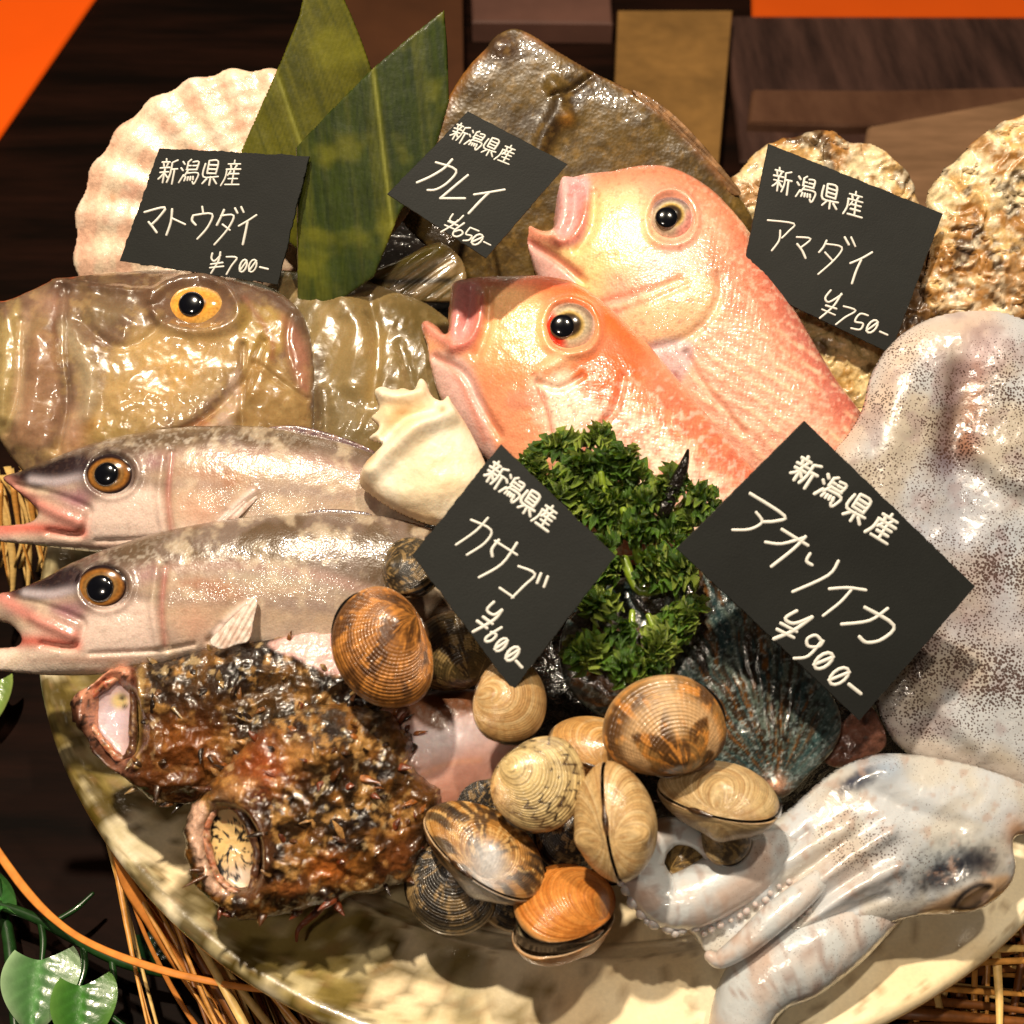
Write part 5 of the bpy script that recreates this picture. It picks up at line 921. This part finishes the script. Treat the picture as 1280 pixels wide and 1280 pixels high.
def parsley(label, stems, blobs, nleaf, seed):
    rg = np.random.default_rng(seed); x0, y0 = stems[0][0][:2]; th = thing('parsley_sprig', label, 'parsley', hit(x0, y0, M0+MN*.03, MN), 'curly parsley sprigs')
    for s in stems: tube('stem', s, Plane(s[0][0], s[0][1], .05, 30), pm, th, lambda x, y: Paint(x, y, (120, 142, 38)), ns=8, n=5)
    tot = sum(b[4] for b in blobs); done = 0
    for (bx, by, brx, bry, wgt, lift) in blobs:
        pl = Plane(bx, by, lift, 34); n = int(nleaf*wgt/tot); nf = max(2, n//11); cen = []
        for q_ in range(nf):
            best = None
            for tr in range(30):
                a = rg.uniform(0, 2*np.pi); r = math.sqrt(rg.uniform(0, 1)); c_ = (bx+brx*r*math.cos(a), by+bry*r*math.sin(a)); dd = min([math.hypot(c_[0]-e[0], c_[1]-e[1]) for e in cen] or [99])
                if best is None or dd > best[0]: best = (dd, c_)
            cen.append(best[1]+(rg.uniform(0, 18),))
        for (fx, fy, fh) in cen:
            tube('stem', [(fx, fy, 1.8, fh), ((fx+bx)/2+rg.normal()*4, (fy+by)/2+8, 2.2, fh*.3-4), (bx, by+12, 2.4, -8)], pl, pm, th, lambda x, y: Paint(x, y, (92, 122, 30)), ns=6, n=4)
        for i in range(n):
            fx, fy, fh = cen[i % nf]; a = rg.uniform(0, 2*np.pi); r = rg.uniform(.1, 1); x = fx+9*r*math.cos(a); y = fy+9*r*math.sin(a); h = fh+6*(1-r)
            u, v = pl.uv(np.array([x]), np.array([y])); C = pl.P(u, v, np.array([h*PX]))[0]
            o = bpy.data.objects.new('leaflet', LM[rg.integers(8)]); COL.objects.link(o); o.parent = th; o.location = C-ORG[th]
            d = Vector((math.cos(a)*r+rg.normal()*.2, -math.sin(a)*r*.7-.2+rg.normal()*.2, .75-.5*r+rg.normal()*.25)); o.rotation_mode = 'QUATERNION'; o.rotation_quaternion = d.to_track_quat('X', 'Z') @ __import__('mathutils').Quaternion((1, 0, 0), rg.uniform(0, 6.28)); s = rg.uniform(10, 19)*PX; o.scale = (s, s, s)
parsley('bushy curly parsley sprig right of the 600 yen board, top part', [[(760, 640, 5, 0), (742, 612, 2.5, 6), (730, 590, 3, 10)], [(775, 665, 3, 0), (768, 640, 3, 8), (754, 612, 3.5, 12), (750, 596, 3.5, 14)]],
  [(720, 585, 62, 34, 90, .050), (755, 610, 46, 30, 60, .050), (690, 600, 30, 22, 30, .05), (735, 660, 40, 36, 40, .044), (690, 640, 24, 20, 16, .046)], 270, 5)
parsley('darker curly parsley sprig hanging over the abalone, lower part', [[(800, 700, 6, 0), (790, 670, 5, 8), (778, 640, 4, 10)], [(790, 765, 3, 4), (788, 790, 4, 8), (785, 820, 2.5, 6)], [(810, 770, 3, 4), (822, 800, 3.5, 6), (828, 825, 2, 2)], [(780, 700, 5, 4), (800, 740, 5, 8), (845, 730, 4, 8)]],
  [(832, 638, 46, 36, 70, .052), (800, 684, 56, 22, 50, .052), (752, 728, 24, 26, 26, .05), (848, 738, 18, 40, 26, .054), (790, 812, 60, 28, 60, .052), (744, 786, 22, 34, 30, .05), (845, 782, 26, 20, 22, .05)], 290, 6)
o = tube('dark_fin', [(830, 640, 7, 4), (842, 608, 7, 8), (852, 584, 5, 12), (857, 564, 1.5, 16)], Plane(845, 600, .062, 40), M['bed'], None, ns=8, flat=.4); tag(o, 'black pointed fin sticking up beside the parsley', 'filler')  # dark fish fin, made as a flat pointed tube
# ------------------------------------------------------------------ price boards
KJ = [
 [[(.28,0),(.31,.12)],[(.08,.15),(.5,.13)],[(.18,.2),(.22,.32)],[(.42,.18),(.36,.32)],[(.03,.39),(.54,.35)],[(.06,.57),(.52,.53)],[(.3,.38),(.3,.98)],[(.28,.58),(.17,.72),(.03,.84)],[(.34,.62),(.5,.76)],[(.92,.04),(.64,.15)],[(.64,.15),(.63,.6),(.52,.96)],[(.64,.43),(.98,.4)],[(.82,.42),(.82,1.02)]],
 [[(.05,.1),(.16,.2)],[(.0,.36),(.12,.46)],[(.02,.96),(.2,.64)],[(.48,0),(.33,.12)],[(.34,.1),(.33,.42)],[(.34,.26),(.52,.25)],[(.6,.1),(.9,.08),(.86,.41)],[(.62,.25),(.86,.24)],[(.3,.42),(.88,.40)],[(.42,.42),(.25,.7)],[(.34,.57),(.97,.54),(.93,.86),(.83,1.0),(.74,.9)],[(.34,.72),(.29,.88)],[(.47,.71),(.46,.86)],[(.6,.7),(.61,.84)],[(.73,.69),(.76,.82)]],
 [[(.3,.03),(.3,.54)],[(.3,.03),(.78,.03),(.78,.55)],[(.3,.2),(.78,.2)],[(.3,.37),(.78,.37)],[(.3,.54),(.78,.54)],[(.12,.15),(.12,.69),(.94,.66)],[(.53,.68),(.53,1.02)],[(.34,.76),(.14,.97)],[(.7,.76),(.9,.95)]],
 [[(.52,-.03),(.52,.12)],[(.2,.14),(.86,.12)],[(.35,.18),(.4,.31)],[(.68,.17),(.6,.31)],[(.15,.36),(.92,.33)],[(.18,.36),(.16,.7),(.0,1.03)],[(.4,.42),(.28,.6)],[(.35,.54),(.86,.52)],[(.58,.4),(.58,.95)],[(.34,.74),(.84,.72)],[(.22,.98),(.98,.96)]]]
def ell(cx, cy, rx, ry, rot, slash=True):
    c, s = math.cos(rad(rot)), math.sin(rad(rot)); o = []
    for i in range(13):
        a = 2*math.pi*i/12-1.2; o.append((cx+rx*math.cos(a)*c-ry*math.sin(a)*s, cy+rx*math.cos(a)*s+ry*math.sin(a)*c))
    r = [o]
    if slash: r.append([(cx+.8*rx*c*0+.95*ry*-(-s)+.5*rx*c, cy-.95*ry*c+.5*rx*s), (cx-.95*ry*s-.5*rx*c, cy+.95*ry*c-.5*rx*s)])
    return r
def board(crop, sc, corners, kj, strokes, wd, wk, lift, tilt, roll, label, jag=1.0, seed=0):
    f = lambda p: (crop[0]+p[0]*sc, crop[1]+p[1]*sc)
    cs = [f(c) for c in corners]; cx = sum(c[0] for c in cs)/4; cy = sum(c[1] for c in cs)/4
    pl = Plane(cx, cy, lift, tilt, roll); rg = np.random.default_rng(seed); out = []
    for i in range(4):
        a, b = np.array(cs[i]), np.array(cs[(i+1) % 4]); L = np.linalg.norm(b-a); k = int(L/2.5); nn = np.array([-(b-a)[1], (b-a)[0]])/L
        for j in range(k):
            t = j/k; e = (fbm(np.array([t*L]), np.array([i*9.+seed]), 9, 5)[0]-.5)*3.4*jag+(rg.random()-.5)*1.1*jag
            out.append(a+(b-a)*t+nn*e*min(1, 6*t, 6*(1-t)))
    out = np.array(out); u, v = pl.uv(out[:, 0], out[:, 1]); n = len(out)
    if np.sum(u*np.roll(v, -1)-np.roll(u, -1)*v) < 0: u = u[::-1]; v = v[::-1]
    org = pl.o.copy(); th = thing('price_board', label, 'price sign', org, 'handwritten black price boards')
    cu, cv = u.mean(), v.mean(); sh = 1-.5*PX/np.hypot(u-cu, v-cv)
    V = np.vstack([pl.P(u*sh+cu*(1-sh), v*sh+cv*(1-sh), 0), pl.P(u, v, -.0003), pl.P(u, v, -.0013)]); Fc = [tuple(range(n)), tuple(range(2*n, 3*n))[::-1]]
    for k in range(2):
        for i in range(n): Fc.append((k*n+i, (k+1)*n+i, (k+1)*n+(i+1) % n, k*n+(i+1) % n))
    mk('board_panel', V, Fc, M['board'], th, smooth=False)
    b0 = pl.P(cu, cv, -.0012); dd = b0-CAM; dd /= np.linalg.norm(dd); tube('stick', [tuple(b0+dd*t)+(.0011,) for t in (0, .02, .04, lift*.95)], None, smats[1], th, world=True, ns=8, n=2)
    def write(lines, w, name):
        V = []; Fc = []; base = 0
        for ln in lines:
            p = np.array([f(q) for q in ln]); uu, vv = pl.uv(p[:, 0], p[:, 1]); q = np.stack([uu, vv], 1)
            if len(q) > 2 and len(q) < 12: q = cr(q, 4)
            elif len(q) == 2: q = np.array([q[0]+(q[1]-q[0])*t for t in (0, .33, .67, 1)])
            T = np.gradient(q, axis=0); T /= np.linalg.norm(T, axis=1, keepdims=True)+1e-12; Nn = np.stack([-T[:, 1], T[:, 0]], 1)
            W = .86*w*sc*PX*.5*(1+.12*rg.standard_normal()*.5)
            rows = [(q[0]-T[0]*W*.75, .4, 0), (q[0]-T[0]*W*.4, .85, 0)]+[(q[i], 1+.1*(rg.random()-.5), i) for i in range(len(q))]+[(q[-1]+T[-1]*W*.4, .85, -1), (q[-1]+T[-1]*W*.75, .4, -1)]
            for c, s, i in rows:
                for a, hh in ((-1, -.00002), (-.6, .00022), (0, .0003), (.6, .00022), (1, -.00002)):
                    x = c+Nn[i]*a*W*s; V.append(pl.P(x[0], x[1], hh*(.3+.7*s)))
            for r in range(len(rows)-1):
                for c in range(4): a = base+r*5+c; Fc.append((a, a+5, a+6, a+1))
            base += len(rows)*5
        mk(name, V, Fc, M['chalk'], th)
    ks = []
    tl, stp, rv, dv = kj
    for i, ch in enumerate(KJ):
        for ln in ch: ks.append([(tl[0]+stp[0]*i+a*rv[0]+b*dv[0], tl[1]+stp[1]*i+a*rv[1]+b*dv[1]) for a, b in ln])
    write(ks, wk, 'kanji_line'); write(strokes[0], wd, 'katakana_line'); write(strokes[1], wk*1.05, 'price_line')
    return th
# John dory board
board((140, 170), .2031, [(290, 75), (1215, 125), (1020, 915), (45, 770)], ((305, 140), (131, 4), (112, 4), (-28, 150)),
 ([[(200,470),(325,440),(290,500),(245,545)],[(225,530),(250,560),(275,595)],[(370,450),(362,530),(335,610)],[(365,505),(450,545)],[(555,435),(562,480)],[(500,490),(492,520),(515,548)],[(500,490),(615,480),(590,560),(525,635)],
   [(690,455),(670,500),(645,550)],[(670,492),(748,490),(715,570),(630,670)],[(680,545),(725,580)],[(757,445),(772,475)],[(795,437),(810,470)],[(890,487),(840,520),(780,555)],[(835,525),(822,590),(805,668)]],
  [[(618,722),(612,755),(632,770),(668,735)],[(667,715),(655,770),(610,845)],[(608,790),(682,780)],[(602,812),(687,803)],[(705,745),(768,750),(735,800),(705,852)]]+ell(808,800,20,40,20)+ell(866,800,22,40,20)+[[(910,808),(960,820)]]), 15, 12, .062, 52, -2,
 'black price board above the yellow-eyed john dory, priced 700 yen', seed=1)
board((480, 130), .1875, [(560, 48), (1225, 400), (680, 1030), (20, 600)], ((490, 118), (103, 47), (95, 42), (-62, 108)),
 ([[(345,390),(480,440),(430,520),(350,570),(290,575)],[(455,370),(400,430),(310,485),(220,525)],[(560,475),(470,550),(375,630)],[(375,630),(460,630),(540,630)],[(600,605),(700,590),(805,572)],[(700,592),(640,650),(565,730)]],
  [[(460,735),(438,775),(480,790),(530,745)],[(495,775),(455,810),(380,855)],[(428,782),(492,812)],[(405,808),(468,836)],[(535,795),(475,840),(460,875),(490,885),(525,865),(510,842),(470,852)],[(575,825),(632,848)],[(575,825),(545,868),(585,880),(568,908),(528,912)]]+ell(622,905,26,44,48)+[[(665,920),(710,942)]]), 16, 12, .095, 48, 4,
 'black price board lying over the brown flatfish, priced 650 yen', seed=2, jag=.5)
board((930, 170), .21087, [(145, 45), (1180, 460), (870, 1290), (-20, 860)], ((180, 178), (142, 46), (112, 36), (-18, 140)),
 ([[(140,500),(295,520),(265,565),(225,605)],[(215,560),(208,620),(165,680)],[(312,600),(395,610),(340,660)],[(315,640),(345,680),(365,725)],[(490,620),(470,660),(445,690)],[(480,640),(580,660),(540,730),(440,820)],[(480,690),(525,740)],[(597,600),(622,645)],[(635,600),(660,655)],[(760,690),(700,725),(630,755)],[(695,735),(665,800),(640,875)]],
  [[(515,915),(482,960),(505,985),(580,940)],[(578,935),(530,1010),(450,1080)],[(485,1005),(548,1025)],[(462,1028),(540,1062)],[(590,1010),(662,1035),(600,1075),(545,1118)],[(735,1065),(688,1055),(658,1100),(705,1112),(688,1148),(635,1140)]]+ell(760,1130,24,44,38)+[[(805,1160),(850,1180)]]), 13, 13, .049, 47, -4,
 'black price board leaning on the oysters, priced 750 yen', seed=3, jag=.5)
board((510, 550), .25, [(465, 20), (1040, 580), (525, 1255), (20, 575)], ((432, 92), (83, 70), (80, 62), (-62, 100)),
 ([[(315,400),(415,450),(385,515),(295,575)],[(400,390),(340,455),(240,525)],[(435,505),(545,575)],[(455,500),(420,545),(422,582)],[(545,515),(470,620),(355,688)],[(552,632),(635,670),(580,730),(520,790)],[(458,740),(528,788)],[(665,668),(646,715)],[(699,683),(680,735)]],
  [[(430,810),(395,850),(430,875),(470,850)],[(470,850),(430,900),(325,960)],[(375,885),(422,920)],[(345,905),(395,942)],[(468,938),(395,985),(390,1008),(420,1002),(442,975),(415,962)]]+ell(466,1025,20,40,42)+ell(522,1070,22,42,42)+[[(540,1105),(570,1138)]]), 12, 12.5, .088, 42, 0,
 'black diamond-shaped price board between the white whelk and the parsley, priced 600 yen', seed=4)
board((840, 520), .3047, [(545, 20), (1245, 700), (770, 1250), (20, 545)], ((535, 152), (107, 75), (88, 58), (-62, 96)),
 ([[(320,318),(462,410),(425,432),(375,435)],[(345,395),(370,435),(320,465),(248,468)],[(450,465),(558,532)],[(548,495),(500,545),(408,618)],[(383,518),(450,525),(540,500)],[(567,565),(552,595),(575,612)],[(683,595),(640,655),(495,722)],[(645,710),(720,705),(795,715)],[(735,715),(690,765),(620,820)],[(790,785),(910,858),(865,915),(800,930),(768,905)],[(885,790),(810,840),(695,855)]],
  [[(512,800),(465,830),(500,852),(575,825)],[(575,825),(500,880),(418,915)],[(445,850),(512,886)],[(430,875),(500,910)],[(615,925),(590,900),(555,915),(560,945),(605,945),(618,920),(560,985),(500,995)]]+ell(622,1005,24,44,52)+ell(686,1068,26,46,52)+[[(725,1100),(775,1140)]]), 12, 13, .075, 44, 6,
 'largest black price board, beside the white squid, priced 900 yen', seed=5, jag=.6)
